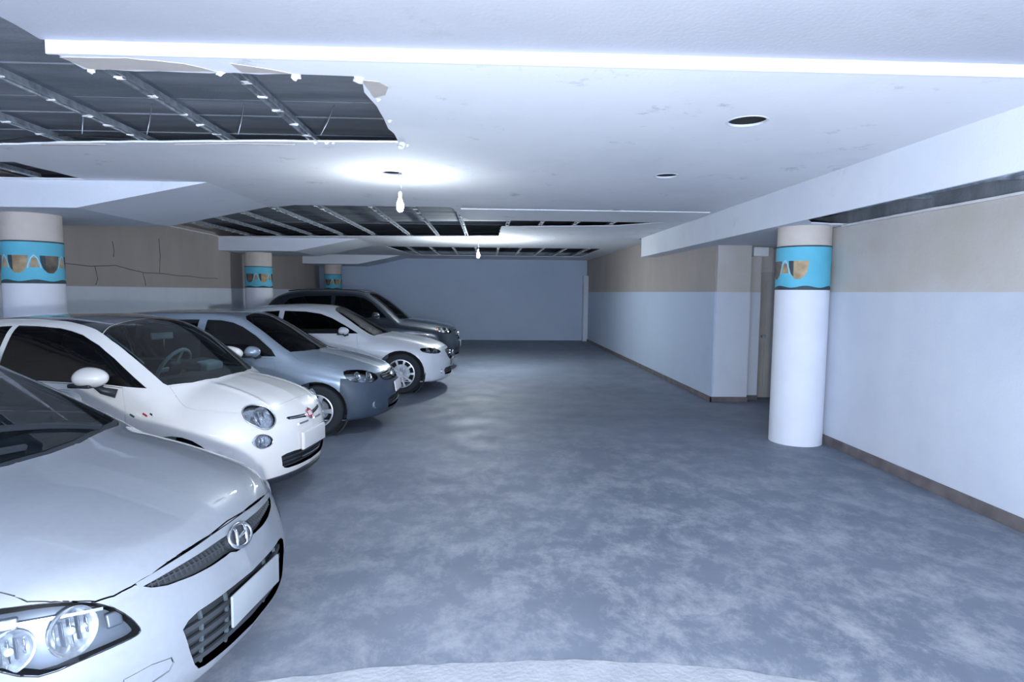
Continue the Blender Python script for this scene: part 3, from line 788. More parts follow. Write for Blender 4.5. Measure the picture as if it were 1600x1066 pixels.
def panel(name, region, f, mat, parent, gap=0.0, rim=.012, push=0.0, flat=False):
    """a piece of the body surface as its own sheet: edges drawn back by gap, turned in by rim, moved along the normal by push"""
    V, F_ = region
    if len(V) == 0: return None
    N = grad(f, V); V = V.copy()
    ed = {}
    for q in F_:
        for i in range(len(q)): ed.setdefault((min(q[i], q[(i + 1) % len(q)]), max(q[i], q[(i + 1) % len(q)])), []).append((q[i], q[(i + 1) % len(q)]))
    border = [e[0] for e in ed.values() if len(e) == 1]
    sh = np.zeros_like(V)
    for a, b in border:
        t = V[b] - V[a]; L_ = np.linalg.norm(t)
        if L_ < 1e-7: continue
        inn = np.cross(N[a] + N[b], t / L_); inn /= max(np.linalg.norm(inn), 1e-9)
        sh[a] += inn; sh[b] += inn
    ln = np.linalg.norm(sh, axis=1, keepdims=True)
    V = V + np.where(ln > 1e-6, sh / np.maximum(ln, 1e-9), 0) * gap + N * push
    verts = [tuple(v) for v in V]; faces = [tuple(q) for q in F_]; nn = [tuple(n) for n in N]
    if rim:
        for a, b in border:
            t = V[b] - V[a]; L_ = np.linalg.norm(t)
            if L_ < 1e-7: continue
            out = -np.cross(N[a] + N[b], t / L_); out /= max(np.linalg.norm(out), 1e-9)
            k = len(verts)
            verts += [tuple(V[a]), tuple(V[b]), tuple(V[b] - N[b] * rim), tuple(V[a] - N[a] * rim)]
            nn += [tuple(out)] * 4
            faces.append((k + 1, k, k + 3, k + 2))
    me = bpy.data.meshes.new(name); me.from_pydata(verts, [], faces); me.update()
    me.polygons.foreach_set('use_smooth', [True] * len(me.polygons))
    me.normals_split_custom_set_from_vertices(nn)
    me.materials.append(MATS[mat])
    o = bpy.data.objects.new(name, me); col.objects.link(o); o.parent = parent
    return o
def mirror_y(pts): return [(p[0], -p[1]) + tuple(p[2:]) for p in pts]
def surf(f, o, d, lift=0.0):
    """point on the body met coming from outside along -d towards o"""
    o = np.array(o, float); d = np.array(d, float); d /= np.linalg.norm(d)
    t = np.linspace(.7, -.7, 120); v = f(o + d * t[:, None]); i = int(np.argmax(v < 0))
    lo, hi = t[max(i - 1, 0)], t[i]
    for _ in range(2):
        t = np.linspace(lo, hi, 24); v = f(o + d * t[:, None]); i = max(1, int(np.argmax(v < 0))); lo, hi = t[i - 1], t[i]
    p = o + d * hi; n = grad(f, p[None])[0]
    return Vector(p + n * lift), Vector(n)
def strip_on(name, f, pts, width, lift, mat, parent, d, thick=.004):
    """raised ribbon following a polyline of points pressed on to the body along -d"""
    P_ = [surf(f, p, d) for p in pts]; verts = []; faces = []
    n = len(P_)
    for i, (p, nn) in enumerate(P_):
        t = (P_[min(i + 1, n - 1)][0] - P_[max(i - 1, 0)][0]).normalized(); b = nn.cross(t).normalized()
        w = width[i] if isinstance(width, (list, tuple)) else width
        verts += [p + b * w / 2 - nn * .003, p + b * w / 2 + nn * lift, p - b * w / 2 + nn * lift, p - b * w / 2 - nn * .003]
    for i in range(n - 1):
        for k in range(4):
            faces.append((i * 4 + k, i * 4 + (k + 1) % 4, i * 4 + 4 + (k + 1) % 4, i * 4 + 4 + k))
    faces.append((0, 1, 2, 3)); faces.append(tuple((n - 1) * 4 + k for k in (3, 2, 1, 0)))
    bm = bmesh.new(); vs = [bm.verts.new(v) for v in verts]
    for q in faces: bm.faces.new([vs[i] for i in q])
    o = bm_obj(name, bm, mat, parent); autosmooth(o, 30)
    return o
def frame_at(p, n, up=Vector((0, 0, 1))):
    z = Vector(n).normalized(); x = Vector(up).cross(z).normalized(); y = z.cross(x)
    return Matrix(((x.x, y.x, z.x, p[0]), (x.y, y.y, z.y, p[1]), (x.z, y.z, z.z, p[2]), (0, 0, 0, 1)))
def rbox(name, M, sx, sy, sz, mat, parent, bev=.02, seg=3):
    bm = bmesh.new(); box(bm, -sx / 2, sx / 2, -sy / 2, sy / 2, -sz / 2, sz / 2)
    bmesh.ops.bevel(bm, geom=bm.edges[:], offset=bev, segments=seg, affect='EDGES', profile=.6)
    bmesh.ops.transform(bm, matrix=M, verts=bm.verts[:])
    o = bm_obj(name, bm, mat, parent); autosmooth(o, 40)
    return o
T = Matrix.Translation
def RX(a): return Matrix.Rotation(a, 4, 'X')
def RY(a): return Matrix.Rotation(a, 4, 'Y')
def RZ(a): return Matrix.Rotation(a, 4, 'Z')

def wheel(parent, x, y, R, rr, w, spokes=5, sw=.05):
    """tyre and alloy rim; the outer face looks away from the car's middle"""
    s = 1 if y > 0 else -1
    M = T((x, y, R)) @ RX(-s * math.pi / 2)
    root = empty('wheel'); root.parent = parent
    h = w / 2
    lathe('tyre', [(rr, -h * .8), (rr + .02, -h), (R - .03, -h), (R - .008, -h * .8), (R, -h * .5), (R, h * .5), (R - .008, h * .8), (R - .03, h), (rr + .02, h), (rr, h * .85), (rr, -h * .8)], 'rubber', root, 40, M)
    lathe('rim_barrel', [(rr + .004, h * .86), (rr - .012, h * .9), (rr - .018, h * .7), (rr - .03, h * .2), (rr - .035, -h * .6), (rr + .002, -h * .8)], 'rim_silver', root, 40, M)
    lathe('brake_disc', [(0, 0), (rr * .62, 0), (rr * .62, .012), (0, .012)], 'galvanised', root, 24, M @ T((0, 0, -h * .2)))
    bm = bmesh.new()
    for k in range(spokes):
        a = 2 * math.pi * k / spokes
        prof = [(.02, sw * .8, h * .72), (rr * .35, sw * .62, h * .80), (rr * .7, sw * .75, h * .86), (rr - .012, sw * 1.05, h * .82)]
        rows = []
        for r_, ww, z in prof:
            rows.append([bm.verts.new(M @ RZ(a) @ Vector((r_, sx * ww / 2, z - dz))) for sx, dz in ((-1, 0), (1, 0), (1, .03), (-1, .03))])
        for i in range(3):
            for q in range(4): bm.faces.new((rows[i][q], rows[i][(q + 1) % 4], rows[i + 1][(q + 1) % 4], rows[i + 1][q]))
    autosmooth(bm_obj('spokes', bm, 'rim_silver', root), 30)
    lathe('hub_cap', [(0, h * .86), (.028, h * .85), (.034, h * .78), (.034, h * .5)], 'rim_silver', root, 20, M)
    return root
def seat(parent, x, y, zc=.36, sc=1.0, mat='seat_fabric', rest=True):
    rbox('seat_cushion', T((x, y, zc)) @ RY(.12), .50 * sc, .50, .16, mat, parent, .05)
    rbox('seat_back', T((x - .33 * sc, y, zc + .34)) @ RY(-.28), .13, .48, .66, mat, parent, .05)
    if rest: rbox('head_rest', T((x - .46 * sc, y, zc + .76)) @ RY(-.2), .09, .27, .18, mat, parent, .035)
def steering(parent, x, y, z, tilt=.55, R=.185, mat='trim_dark', mat2='pale_plastic'):
    M = T((x, y, z)) @ RY(-math.pi / 2 + tilt)
    root = tube('steering_wheel', [M @ Vector((R * math.cos(a), R * math.sin(a), 0)) for a in np.linspace(0, 2 * math.pi, 32, endpoint=False)], .017, mat2, parent, 8, True)
    rbox('hub', M, .13, .15, .05, mat, root, .02)
    for a in (0, math.pi, -math.pi / 2):
        rbox('spoke', M @ RZ(a) @ T((R * .6, 0, 0)), R * .75, .04, .02, mat2, root, .006)
    return root
def dashboard(parent, xc, zc, hw, mat='dash_dark'):
    prof = [(xc + .0, zc - .04), (xc - .12, zc - .012), (xc - .38, zc - .008), (xc - .47, zc - .04), (xc - .50, zc - .12), (xc - .44, zc - .22), (xc - .44, .52), (xc + .0, .52)]
    bm = bmesh.new(); n = len(prof); ys = np.linspace(-hw, hw, 9); rows = []
    for y in ys:
        k = .24 * y * y
        rows.append([bm.verts.new((px - (k if i < 4 else k * .6), y, pz)) for i, (px, pz) in enumerate(prof)])
    for i in range(len(ys) - 1):
        for q in range(n): bm.faces.new((rows[i][q], rows[i][(q + 1) % n], rows[i + 1][(q + 1) % n], rows[i + 1][q]))
    bm.faces.new(rows[0]); bm.faces.new(rows[-1][::-1])
    o = bm_obj('dashboard', bm, mat, parent); autosmooth(o, 45)
    rbox('instrument_hood', T((xc - .40 - .24 * .36 ** 2, .36, zc + .03)) @ RY(.15), .2, .34, .08, mat, o, .03)
    return o
def build_shell(P, res, wins, wheels, R_arch, wheel_xs, mat, root, lining=True, roof_cut=None):
    """body with wheel arches and window openings; returns shell, f, dict of the glazing regions"""
    f = car_field(P)
    V, Fc = car_mesh(f, P['L'], P.get('zc', .62), *res)
    sh = Shell(f, V, Fc)
    for xw in wheel_xs:
        for s in (-1, 1):
            A, B, D = axes('side', s)
            sh.cut([(xw + R_arch * math.cos(a), R_arch * .98 * math.sin(a) + P['wheel_r'] + .005) for a in np.linspace(0, 2 * math.pi, 28, endpoint=False)], A, B, D, .02, .45, s)
    reg = {}
    for nm, kind, pts, both in wins:
        for s in ((-1, 1) if both else (0,)):
            A, B, D = axes(kind, s if s else 1)
            reg[(nm, s)] = sh.cut(pts, A, B, D, .05, .3 if kind == 'side' else -9, s)
    if lining:
        V2, F2 = car_mesh(f, P['L'], P.get('zc', .62), 44, 72, 4, -.028, P['cab_x'][0], P['cab_x'][1], False)
        l2 = Shell(f, V2, F2)
        for nm, kind, pts, both in wins:
            if nm == 'roof': continue
            for s in ((-1, 1) if both else (0,)):
                A, B, D = axes(kind, s if s else 1)
                l2.cut(pts, A, B, D, .05, .3 if kind == 'side' else -9, s)
        VV, FF = l2.arrays()
        link_mesh('cabin_lining', VV, FF, P.get('lining_mat', 'trim_dark'), root, smooth=True)
    return sh, f, reg
def finish_body(sh, f, mat, root):
    return panel('body', sh.arrays(), f, mat, root, 0.0, .014)
def housings(root, xs, R, hw):
    for xw in xs:
        for s in (-1, 1):
            M = T((xw, s * (hw - .30), R)) @ RX(-s * math.pi / 2)
            lathe('wheel_housing', [(0, 0), (R + .07, 0), (R + .07, .24), (R + .05, .24), (R + .05, .02), (0, .02)], 'rubber', root, 28, M)
# ------------------------------------------------------------------ the cars
def sym(half):
    """closed outline from the y>=0 half listed from the centre-line start to the centre-line end, as (x, y)"""
    return list(half) + [(x, -y) for x, y in reversed(half) if y > 1e-6]
def symf(half):
    """same for (y, z) outlines"""
    return list(half) + [(-y, z) for y, z in reversed(half) if y > 1e-6]
def proj2(pts, A, B): return [(Vector(p).dot(A), Vector(p).dot(B)) for p in pts]
def off(f, d): return lambda p: f(p) + d
def lamp(sh, f, root, pts, kind, s, name='headlight', n=3, depth=.06, push=.001, bezel='lamp_bezel'):
    """cuts the lamp outline out of the body; lens is the part, housing its sub-part"""
    A, B, D = axes(kind, s)
    P_ = [(p[0], abs(p[1]) * s, p[2]) for p in pts]
    q = proj2(P_, A, B)
    if n > 1: q = [tuple(v) for v in cr_closed(q, n)]
    reg = sh.cut(q, A, B, D, .02, -9, s)
    lens = panel(name, reg, f, 'lamp_glass', root, .002, .006, push)
    if lens: panel('lamp_housing', reg, f, bezel, lens, .002, -depth, -depth)
    return lens, D
def bowl(f, lens, p, s, D, r, depth, d_in=.012, sy=1.0, tilt=None):
    """chromed reflector dish with a bulb, set just behind the lens"""
    P_, n = surf(f, (p[0], abs(p[1]) * s, p[2]), D)
    ax = (Vector(n) * .45 + Vector((1, 0, .05)) * .55).normalized() if tilt is None else tilt
    M = frame_at(P_ - Vector(n) * d_in, ax) @ Matrix.Diagonal((sy, 1, 1, 1))
    prof = [(0, -depth)] + [(r * k / 8, -depth + depth * (k / 8) ** 2) for k in range(1, 9)] + [(r + .006, .002), (r + .006, -.008)]
    lathe('reflector', prof, 'reflector', lens, 28, M)
    for k in range(5):
        x = r * (-.7 + .35 * k)
        rbox('reflector_facet', M @ T((x, 0, -depth * .4)), .005, r * 1.2 * math.sqrt(max(.1, 1 - (x / r) ** 2)), depth * .4, 'lamp_bezel' if k % 2 else 'chrome', lens, .0015, 1)
    lathe('lamp_bulb', [(0, .0), (.012, -.006), (.015, -.02), (.01, -depth), (0, -depth)], 'pale_plastic', lens, 12, M @ T((0, 0, -.004)))
def plate_obj(f, root, z, w=.40, h=.13, lift=.012, mat='plate_blank', tilt=0.0, y=0.0):
    p, n = surf(f, (0, y, z), (1, 0, 0), lift)
    o = rbox('license_plate', frame_at(p, Vector((n.x, 0, n.z * .5))) @ RZ(tilt), w, h, .012, mat, root, .005, 2)
    return o
def side_mirror(root, c, s, mat, stalk_to, size=(.10, .17, .115)):
    """door mirror: shell, glass and stalk"""
    bm = bmesh.new(); bmesh.ops.create_uvsphere(bm, u_segments=24, v_segments=14, radius=1)
    for v in bm.verts:
        x, y, z = v.co
        k = 1 if x > 0 else .55
        v.co = Vector((x * size[0] * k, y * size[1] / 1.0 * .5, z * size[2] * .5 * (1 - .12 * y * s)))
    bmesh.ops.transform(bm, matrix=T(c), verts=bm.verts[:])
    o = bm_obj('side_mirror', bm, mat, root, True)
    rbox('mirror_base', T((c[0] - .012, c[1], c[2] - size[2] * .36)), size[0] * 1.1, size[1] * .74, .03, 'black_plastic', o, .012)
    a = Vector((c[0] + .0, c[1] - s * size[1] * .25, c[2] - size[2] * .3)); b = Vector(stalk_to)
    tube('mirror_stalk', [a, a.lerp(b, .4) + Vector((0, 0, -.025)), b], [.022, .026, .034], 'black_plastic', o, 10)
    return o
def wiper(f, root, pts, mat='black_plastic'):
    strip_on('wiper', f, pts, .018, .022, mat, root, (0.3, 0, 1))

def hatchback_silver(pose):
    P = dict(I30, wheel_r=.316, cab_x=(-.86, -3.9))
    root = empty('hatchback_car', (pose[0], pose[1], 0), pose[2])
    ws = sym([(-.935, 0), (-.955, .19), (-1.03, .44), (-1.085, .58), (-1.145, .690), (-1.22, .687), (-1.33, .658), (-1.45, .622), (-1.6, .572), (-1.70, .53), (-1.745, .44), (-1.765, .25), (-1.775, 0)])
    wins = [('windshield', 'top', ws, False),
            ('front_window', 'side', [(-1.36, .995), (-1.60, 1.125), (-1.82, 1.24), (-2.05, 1.315), (-2.45, 1.35), (-2.45, .985)], True),
            ('rear_window', 'side', [(-2.53, .985), (-2.53, 1.365), (-3.0, 1.35), (-3.35, 1.28), (-3.55, 1.13), (-3.5, 1.02)], True)]
    sh, f, reg = build_shell(P, (110, 160, 56), wins, None, .375, (-.87, -3.52), 'silver_paint', root)
    wsreg = reg[('windshield', 0)]
    g = panel('windshield', wsreg, f, 'windshield_glass', root, .003, .004)
    # black frit along the lower and side edges of the glass
    edge = [(-.955 - .62 * abs(y) ** 2.2 * .6, y, 1.0) for y in np.linspace(-.60, .60, 25)]
    strip_on('frit_band', off(f, .006), [(x - .020, y, z) for x, y, z in edge], .095, .002, 'black_plastic', g, (.3, 0, 1))
    for s in (-1, 1):
        strip_on('frit_band', off(f, .006), [(x, s * (y - .018), 1.4) for x, y in ((-1.14, .680), (-1.22, .675), (-1.33, .646), (-1.45, .610), (-1.6, .560), (-1.70, .518))], .07, .002, 'black_plastic', g, (.3, 0, 1))
        for nm in ('front_window', 'rear_window'): panel(nm, reg[(nm, s)], f, 'side_glass', root, .003, .004, -.004)
    # lamps
    hl = [(-.62, -.83, .735), (-.52, -.80, .728), (-.425, -.753, .713), (-.374, -.718, .707), (-.323, -.679, .697), (-.273, -.637, .679), (-.236, -.602, .658), (-.196, -.568, .623), (-.161, -.542, .576), (-.139, -.530, .535), (-.137, -.536, .520), (-.15, -.56, .514), (-.175, -.603, .512), (-.239, -.689, .506), (-.308, -.756, .499), (-.40, -.805, .545), (-.52, -.835, .63), (-.61, -.845, .71)]
    for s in (-1, 1):
        lens, D = lamp(sh, f, root, hl, (.72, .64, .28), s, n=2)
        bowl(f, lens, (-.255, -.672, .600), s, D, .072, .05)
        bowl(f, lens, (-.375, -.780, .585), s, D, .060, .05)
        P_, n = surf(f, (-.185, s * -.0 + s * .575, .592), D)
        rbox('turn_reflector', frame_at(P_ - Vector(n) * .03, n), .05, .05, .02, 'lamp_bezel', lens, .008)
        P_, n = surf(f, (-.44, s * .785, .665), D)
        rbox('turn_reflector', frame_at(P_ - Vector(n) * .025, n), .14, .035, .02, 'reflector', lens, .008)
        strip_on('light_guide', off(f, .02), [(-.21 - .2 * k / 8, s * (.60 + .155 * k / 8), .637 + .02 * k / 8) for k in range(9)], .010, .004, 'reflector', lens, tuple(D))
    # hood
    hood = sym([(-.118, 0), (-.118, .13), (-.128, .24), (-.142, .33), (-.160, .43), (-.184, .50), (-.208, .555), (-.238, .602), (-.275, .638), (-.325, .680), (-.375, .712), (-.47, .728), (-.7, .742), (-1.0, .745), (-1.13, .70), (-1.06, .60), (-1.005, .44), (-.93, .19), (-.91, 0)])
    A, B, D = axes('top')
    h_ = sh.cut(hood, A, B, D, .12, .55)
    panel('hood', h_, f, 'silver_paint', root, .0042, .014)
    A, B, D = axes('top')
    panel('cowl', sh.cut(sym([(-.88, 0), (-.9, .2), (-.98, .44), (-1.03, .6), (-1.125, .705), (-1.2, .70), (-1.2, .5), (-1.1, 0)]), A, B, D, .12, .7), f, 'black_plastic', root, .001, .01, -.002)
    # upper grille
    A, B, D = axes('front')
    ug = symf([(0, .598), (.05, .600), (.085, .612), (.12, .610), (.2, .610), (.30, .614), (.40, .625), (.45, .640), (.49, .668), (.43, .682), (.32, .694), (.15, .701), (0, .703)])
    r = sh.cut(ug, A, B, D, .05, -.6)
    gr = panel('upper_grille', r, f, 'grille_black', root, .0, -.035, -.035)
    fo = off(f, .018)
    strip_on('chrome_bar', off(f, .004), [(0, y, (.684 - .115 * abs(y) ** 2.2)) for y in np.linspace(-.485, .485, 33)], [.038 - .016 * abs(k - 16) / 16 for k in range(33)], .004, 'silver_paint', gr, (1, 0, 0))
    for z in (.656, .634):
        strip_on('grille_bar', fo, [(0, y, z + .02 * abs(y)) for y in np.linspace(-.45, .45, 25)], .005, .006, 'grille_black', gr, (1, 0, 0))
    bm_y = np.linspace(-.44, .44, 40)
    for y in bm_y:
        if abs(y) < .085: continue
        strip_on('grille_bar', fo, [(0, y, .618 + .02 * abs(y)), (0, y + .004, .636 + .02 * abs(y)), (0, y, .658 + .02 * abs(y))], .006, .006, 'grille_black', gr, (1, 0, 0))
    # emblem: oval ring with a slanted letter H
    p, n = surf(f, (0, 0, .645), (1, 0, 0), .006)
    M = frame_at(p, Vector((n.x, 0, n.z)))
    em = tube('emblem', [M @ Vector((.080 * math.cos(a), .047 * math.sin(a), .004)) for a in np.linspace(0, 2 * math.pi, 40, endpoint=False)], .008, 'chrome', root, 8, True)
    lathe('emblem_back', [(0, 0), (.076, 0), (.078, -.012), (.07, -.05), (0, -.05)], 'grille_black', em, 32, M @ Matrix.Diagonal((1, .58, 1, 1)))
    for pts, rr in (([(-.052, -.031, .006), (-.040, -.008, .010), (-.026, .016, .010), (-.020, .040, .006)], [.007, .010, .010, .007]),
                    ([(.020, -.040, .006), (.026, -.016, .010), (.040, .008, .010), (.052, .031, .006)], [.007, .010, .010, .007]),
                    ([(-.036, -.003, .010), (-.012, -.002, .011), (.012, .002, .011), (.036, .003, .010)], [.008, .007, .007, .008])):
        tube('emblem_stroke', [M @ Vector(q) for q in pts], rr, 'chrome', em, 8)
    # lower grille
    lg = symf([(0, .492), (.2, .493), (.33, .490), (.375, .480), (.405, .460), (.395, .41), (.382, .36), (.362, .30), (.34, .270), (.31, .262), (.15, .258), (0, .258)])
    r = sh.cut(lg, A, B, D, .02, -.6)
    lgp = panel('lower_grille', r, f, 'grille_black', root, .0, -.06, -.06)
    for z in (.30, .345, .39, .435):
        strip_on('grille_slat', off(f, .03), [(0, y, z) for y in np.linspace(-.385 + .06 * (.44 - z), .385 - .06 * (.44 - z), 21)], .020, .01, 'grille_black', lgp, (1, 0, 0))
    for y in (-.30, -.16, .16, .30):
        strip_on('grille_bar', off(f, .034), [(0, y, z) for z in np.linspace(.265, .485, 8)], .010, .01, 'trim_dark', lgp, (1, 0, 0))
    pl_ = plate_obj(f, root, .415, .40, .13, .004)
    for y in (-.13, .13): lathe('plate_bolt', [(0, .006), (.007, .005), (.008, 0)], 'chrome', pl_, 10, frame_at(surf(f, (0, y, .45), (1, 0, 0), .009)[0], Vector((1, 0, 0))))
    # fog lamp covers
    for s in (-1, 1):
        q = [(.598, .392), (.52, .397), (.455, .384), (.447, .360), (.462, .338), (.53, .328), (.60, .334)]
        rg = sh.cut([(y * s, z) for y, z in q], A, B, D, .02, -.6, s)
        panel('fog_lamp_cover', rg, f, 'silver_paint', root, .003, .012, -.003)
    # front bumper
    A, B, D = axes('side', 1)
    bp = sh.cut([(.3, .05), (.3, .78), (-.22, .78), (-.26, .60), (-.45, .60), (-.515, .62), (-.50, .05)], A, B, D, -2, -9)
    panel('front_bumper', bp, f, 'silver_paint', root, .0016, .014)
    for s in (-1, 1):
        A, B, D = axes('side', s)
        d1 = sh.cut([(-1.34, .975), (-1.30, .80), (-1.26, .6), (-1.27, .30), (-2.47, .30), (-2.49, .6), (-2.49, .975)], A, B, D, .05, .4, s)
        dd = panel('front_door', d1, f, 'silver_paint', root, .0025, .014)
        d2 = sh.cut([(-2.50, .975), (-2.50, .30), (-3.05, .30), (-3.22, .6), (-3.45, .85), (-3.5, .975)], A, B, D, .05, .4, s)
        panel('rear_door', d2, f, 'silver_paint', root, .0025, .014)
        side_mirror(root, (-1.69, s * .955, 1.025), s, 'silver_paint', (-1.60, s * .84, .985), (.11, .2, .14))
    finish_body(sh, f, 'silver_paint', root)
    housings(root, (-.87, -3.52), .316, .86)
    for xw in (-.87, -3.52):
        for s in (-1, 1): wheel(root, xw, s * .76, .316, .21, .205, 5)
    # cabin
    dashboard(root, -1.02, .985, .66)
    steering(root, -1.70, .37, .90)
    for y in (-.37, .37): seat(root, -2.05, y, .38)
    rbox('rear_bench', T((-3.0, 0, .42)), .5, 1.2, .18, 'seat_fabric', root, .05); rbox('rear_backrest', T((-3.3, 0, .75)) @ RY(-.3), .13, 1.2, .6, 'seat_fabric', root, .05)
    rbox('rear_view_mirror', T((-1.62, 0, 1.25)) @ RY(-.2), .02, .22, .06, 'pale_plastic', root, .01)
    wiper(f, root, [(-1.02 - .03 * k, .42 - .11 * k, 1.0) for k in range(9)])
    wiper(f, root, [(-.985 - .02 * k, -.05 - .09 * k, 1.0) for k in range(7)])
    rbox('under_tray', T((-2.1, 0, .20)), 3.6, 1.3, .05, 'rubber', root, .01)
    tag(root, 'silver hatchback car with oval chrome emblem and large clear headlight, parked by the ramp', 'car')
    return root

def city_car(pose):
    P = dict(FIAT, wheel_r=.29, cab_x=(-.70, -3.1), lining_mat='trim_mid')
    root = empty('city_car', (pose[0], pose[1], 0), pose[2])
    ws = sym([(-.705, 0), (-.718, .2), (-.785, .43), (-.872, .602), (-.90, .613), (-1.03, .606), (-1.19, .594), (-1.335, .572), (-1.43, .546), (-1.448, .45), (-1.456, .25), (-1.46, 0)])
    roof = sym([(-1.464, 0), (-1.460, .25), (-1.452, .45), (-1.434, .546), (-1.506, .523), (-1.64, .491), (-1.775, .463), (-2.09, .428), (-2.5, .415), (-2.8, .41), (-2.86, .30), (-2.88, 0)])
    fw_ = [(-.962, .966), (-1.10, 1.068), (-1.25, 1.178), (-1.405, 1.273), (-1.572, 1.347), (-1.68, 1.374), (-1.793, 1.394), (-2.0, 1.408), (-2.17, 1.41), (-2.17, 1.008), (-1.815, 1.007), (-1.63, 1.002), (-1.275, .992), (-1.127, .980)]
    rw_ = [(-2.21, 1.008), (-2.21, 1.408), (-2.4, 1.395), (-2.6, 1.35), (-2.8, 1.25), (-2.88, 1.13), (-2.82, 1.05), (-2.7, 1.02)]
    wins = [('windshield', 'top', ws, False), ('roof', 'top', roof, False), ('door_window', 'side', fw_, True), ('quarter_window', 'side', rw_, True)]
    sh, f, reg = build_shell(P, (100, 148, 52), wins, None, .345, (-.72, -3.02), 'white_paint', root)
    g = panel('windshield', reg[('windshield', 0)], f, 'windshield_glass', root, .002, .004)
    edge = [(-.735 - .50 * abs(y) ** 2.1, y, 1.0) for y in np.linspace(-.57, .57, 25)]
    strip_on('frit_band', off(f, .006), edge, .06, .002, 'black_plastic', g, (.4, 0, 1))
    strip_on('frit_band', off(f, .006), [(-1.43, y, 1.5) for y in np.linspace(-.48, .48, 13)], .05, .002, 'black_plastic', g, (.4, 0, 1))
    for s in (-1, 1):
        strip_on('frit_band', off(f, .006), [(x, s * (y - .012), 1.5) for x, y in ((-.90, .610), (-.98, .606), (-1.03, .603), (-1.19, .591), (-1.335, .569), (-1.42, .546))], .03, .002, 'black_plastic', g, (.4, 0, 1))
        panel('door_window', reg[('door_window', s)], f, 'tinted_glass', root, .002, .004, -.004)
        panel('quarter_window', reg[('quarter_window', s)], f, 'tinted_glass', root, .002, .004, -.004)
    for s in (-1, 1): strip_on('pillar_trim', off(f, .052), [(x, s * (y - .03), 1.5) for x, y in ((-.97, .606), (-1.03, .603), (-1.19, .588), (-1.335, .562), (-1.42, .54), (-1.5, .50))], .11, .004, 'pale_plastic', root, (.4, 0, 1))
    panel('roof_panel', reg[('roof', 0)], f, 'dark_roof', root, .003, .01, .001)
    hl = [(-.31, -.554, .766), (-.317, -.500, .800), (-.283, -.440, .808), (-.212, -.392, .781), (-.159, -.384, .737), (-.128, -.401, .687), (-.127, -.449, .643), (-.159, -.511, .634), (-.215, -.557, .673), (-.265, -.579, .712)]
    ll = [(-.21, -.601, .561), (-.191, -.571, .600), (-.159, -.529, .602), (-.126, -.489, .577), (-.113, -.473, .537), (-.124, -.496, .507), (-.16, -.55, .496), (-.193, -.587, .523)]
    for s in (-1, 1):
        lens, D = lamp(sh, f, root, hl, (.80, .50, .33), s, n=3, push=.008, bezel='reflector', depth=.022)
        bowl(f, lens, (-.20, -.468, .715), s, D, .082, .03, .008)
        ring = [surf(f, (p[0], abs(p[1]) * s, p[2]), D, .006)[0] for p in [tuple(v) for v in cr_closed(hl, 3)]]
        tube('lamp_ring', ring, .006, 'chrome', lens, 6, True)
        lens, D = lamp(sh, f, root, ll, (.80, .58, .1), s, name='running_lamp', n=3, push=.005, bezel='reflector', depth=.018)
        bowl(f, lens, (-.155, -.535, .548), s, D, .048, .02, .006)
        ring = [surf(f, (p[0], abs(p[1]) * s, p[2]), D, .004)[0] for p in [tuple(v) for v in cr_closed(ll, 3)]]
        tube('lamp_ring', ring, .003, 'chrome', lens, 6, True)
    hood = sym([(-.146, 0), (-.148, .1), (-.158, .24), (-.176, .335), (-.22, .42), (-.311, .545), (-.345, .578), (-.463, .624), (-.611, .668), (-.686, .668), (-.75, .645), (-.80, .622), (-.86, .600), (-.775, .43), (-.708, .2), (-.695, 0)])
    A, B, D = axes('top')
    h_ = sh.cut(hood, A, B, D, .1, .55)
    panel('hood', h_, f, 'white_paint', root, .0025, .014)
    A, B, D = axes('front')
    it = symf([(0, .400), (.17, .405), (.27, .415), (.36, .412), (.405, .400), (.385, .32), (.36, .296), (.32, .285), (.15, .278), (0, .276)])
    r = sh.cut(it, A, B, D, .02, -.6)
    ip = panel('lower_intake', r, f, 'grille_black', root, 0, -.05, -.05)
    for z in (.305, .34, .375):
        strip_on('grille_slat', off(f, .03), [(0, y, z) for y in np.linspace(-.37, .37, 19)], .012, .01, 'grille_black', ip, (1, 0, 0))
    strip_on('grille_chrome', off(f, .008), [(0, y, .338) for y in np.linspace(-.16, .16, 9)], .012, .008, 'chrome', ip, (1, 0, 0))
    for s in (-1, 1):
        q = [(.055, .672), (.28, .690), (.30, .683), (.28, .668), (.055, .645)]
        rg = sh.cut([(y * s, z) for y, z in q], A, B, D, .02, -.6, s)
        mo = panel('badge_slot', rg, f, 'grille_black', root, 0, -.015, -.015)
        strip_on('badge_whisker', off(f, .006), [(0, s * y, .658 + .06 * (y - .05)) for y in np.linspace(.05, .27, 9)], .010, .008, 'chrome', mo, (1, 0, 0))
        strip_on('bumper_whisker', f, [(0, s * y, .615) for y in np.linspace(.06, .20, 7)], .014, .008, 'chrome', root, (1, 0, 0))
    p, n = surf(f, (0, 0, .665), (1, 0, 0), .004)
    M = frame_at(p, n)
    em = lathe('emblem', [(0, .008), (.040, .006), (.044, .0), (.044, -.03)], 'badge_red', root, 28, M)
    tube('emblem_ring', [M @ Vector((.046 * math.cos(a), .046 * math.sin(a), .002)) for a in np.linspace(0, 2 * math.pi, 32, endpoint=False)], .006, 'chrome', em, 8, True)
    for k in range(4): rbox('emblem_letter', M @ T((-.022 + .0147 * k, 0, .008)), .005, .040, .003, 'badge_white', em, .001, 1)
    plate_obj(f, root, .475, .40, .13, .014, 'plate_pale')
    rbox('plate_holder', frame_at(surf(f, (0, 0, .475), (1, 0, 0), .002)[0], Vector((1, 0, 0))), .42, .145, .02, 'white_paint', root, .006)
    # front bumper lip: lower skirt
    A, B, D = axes('side', 1)
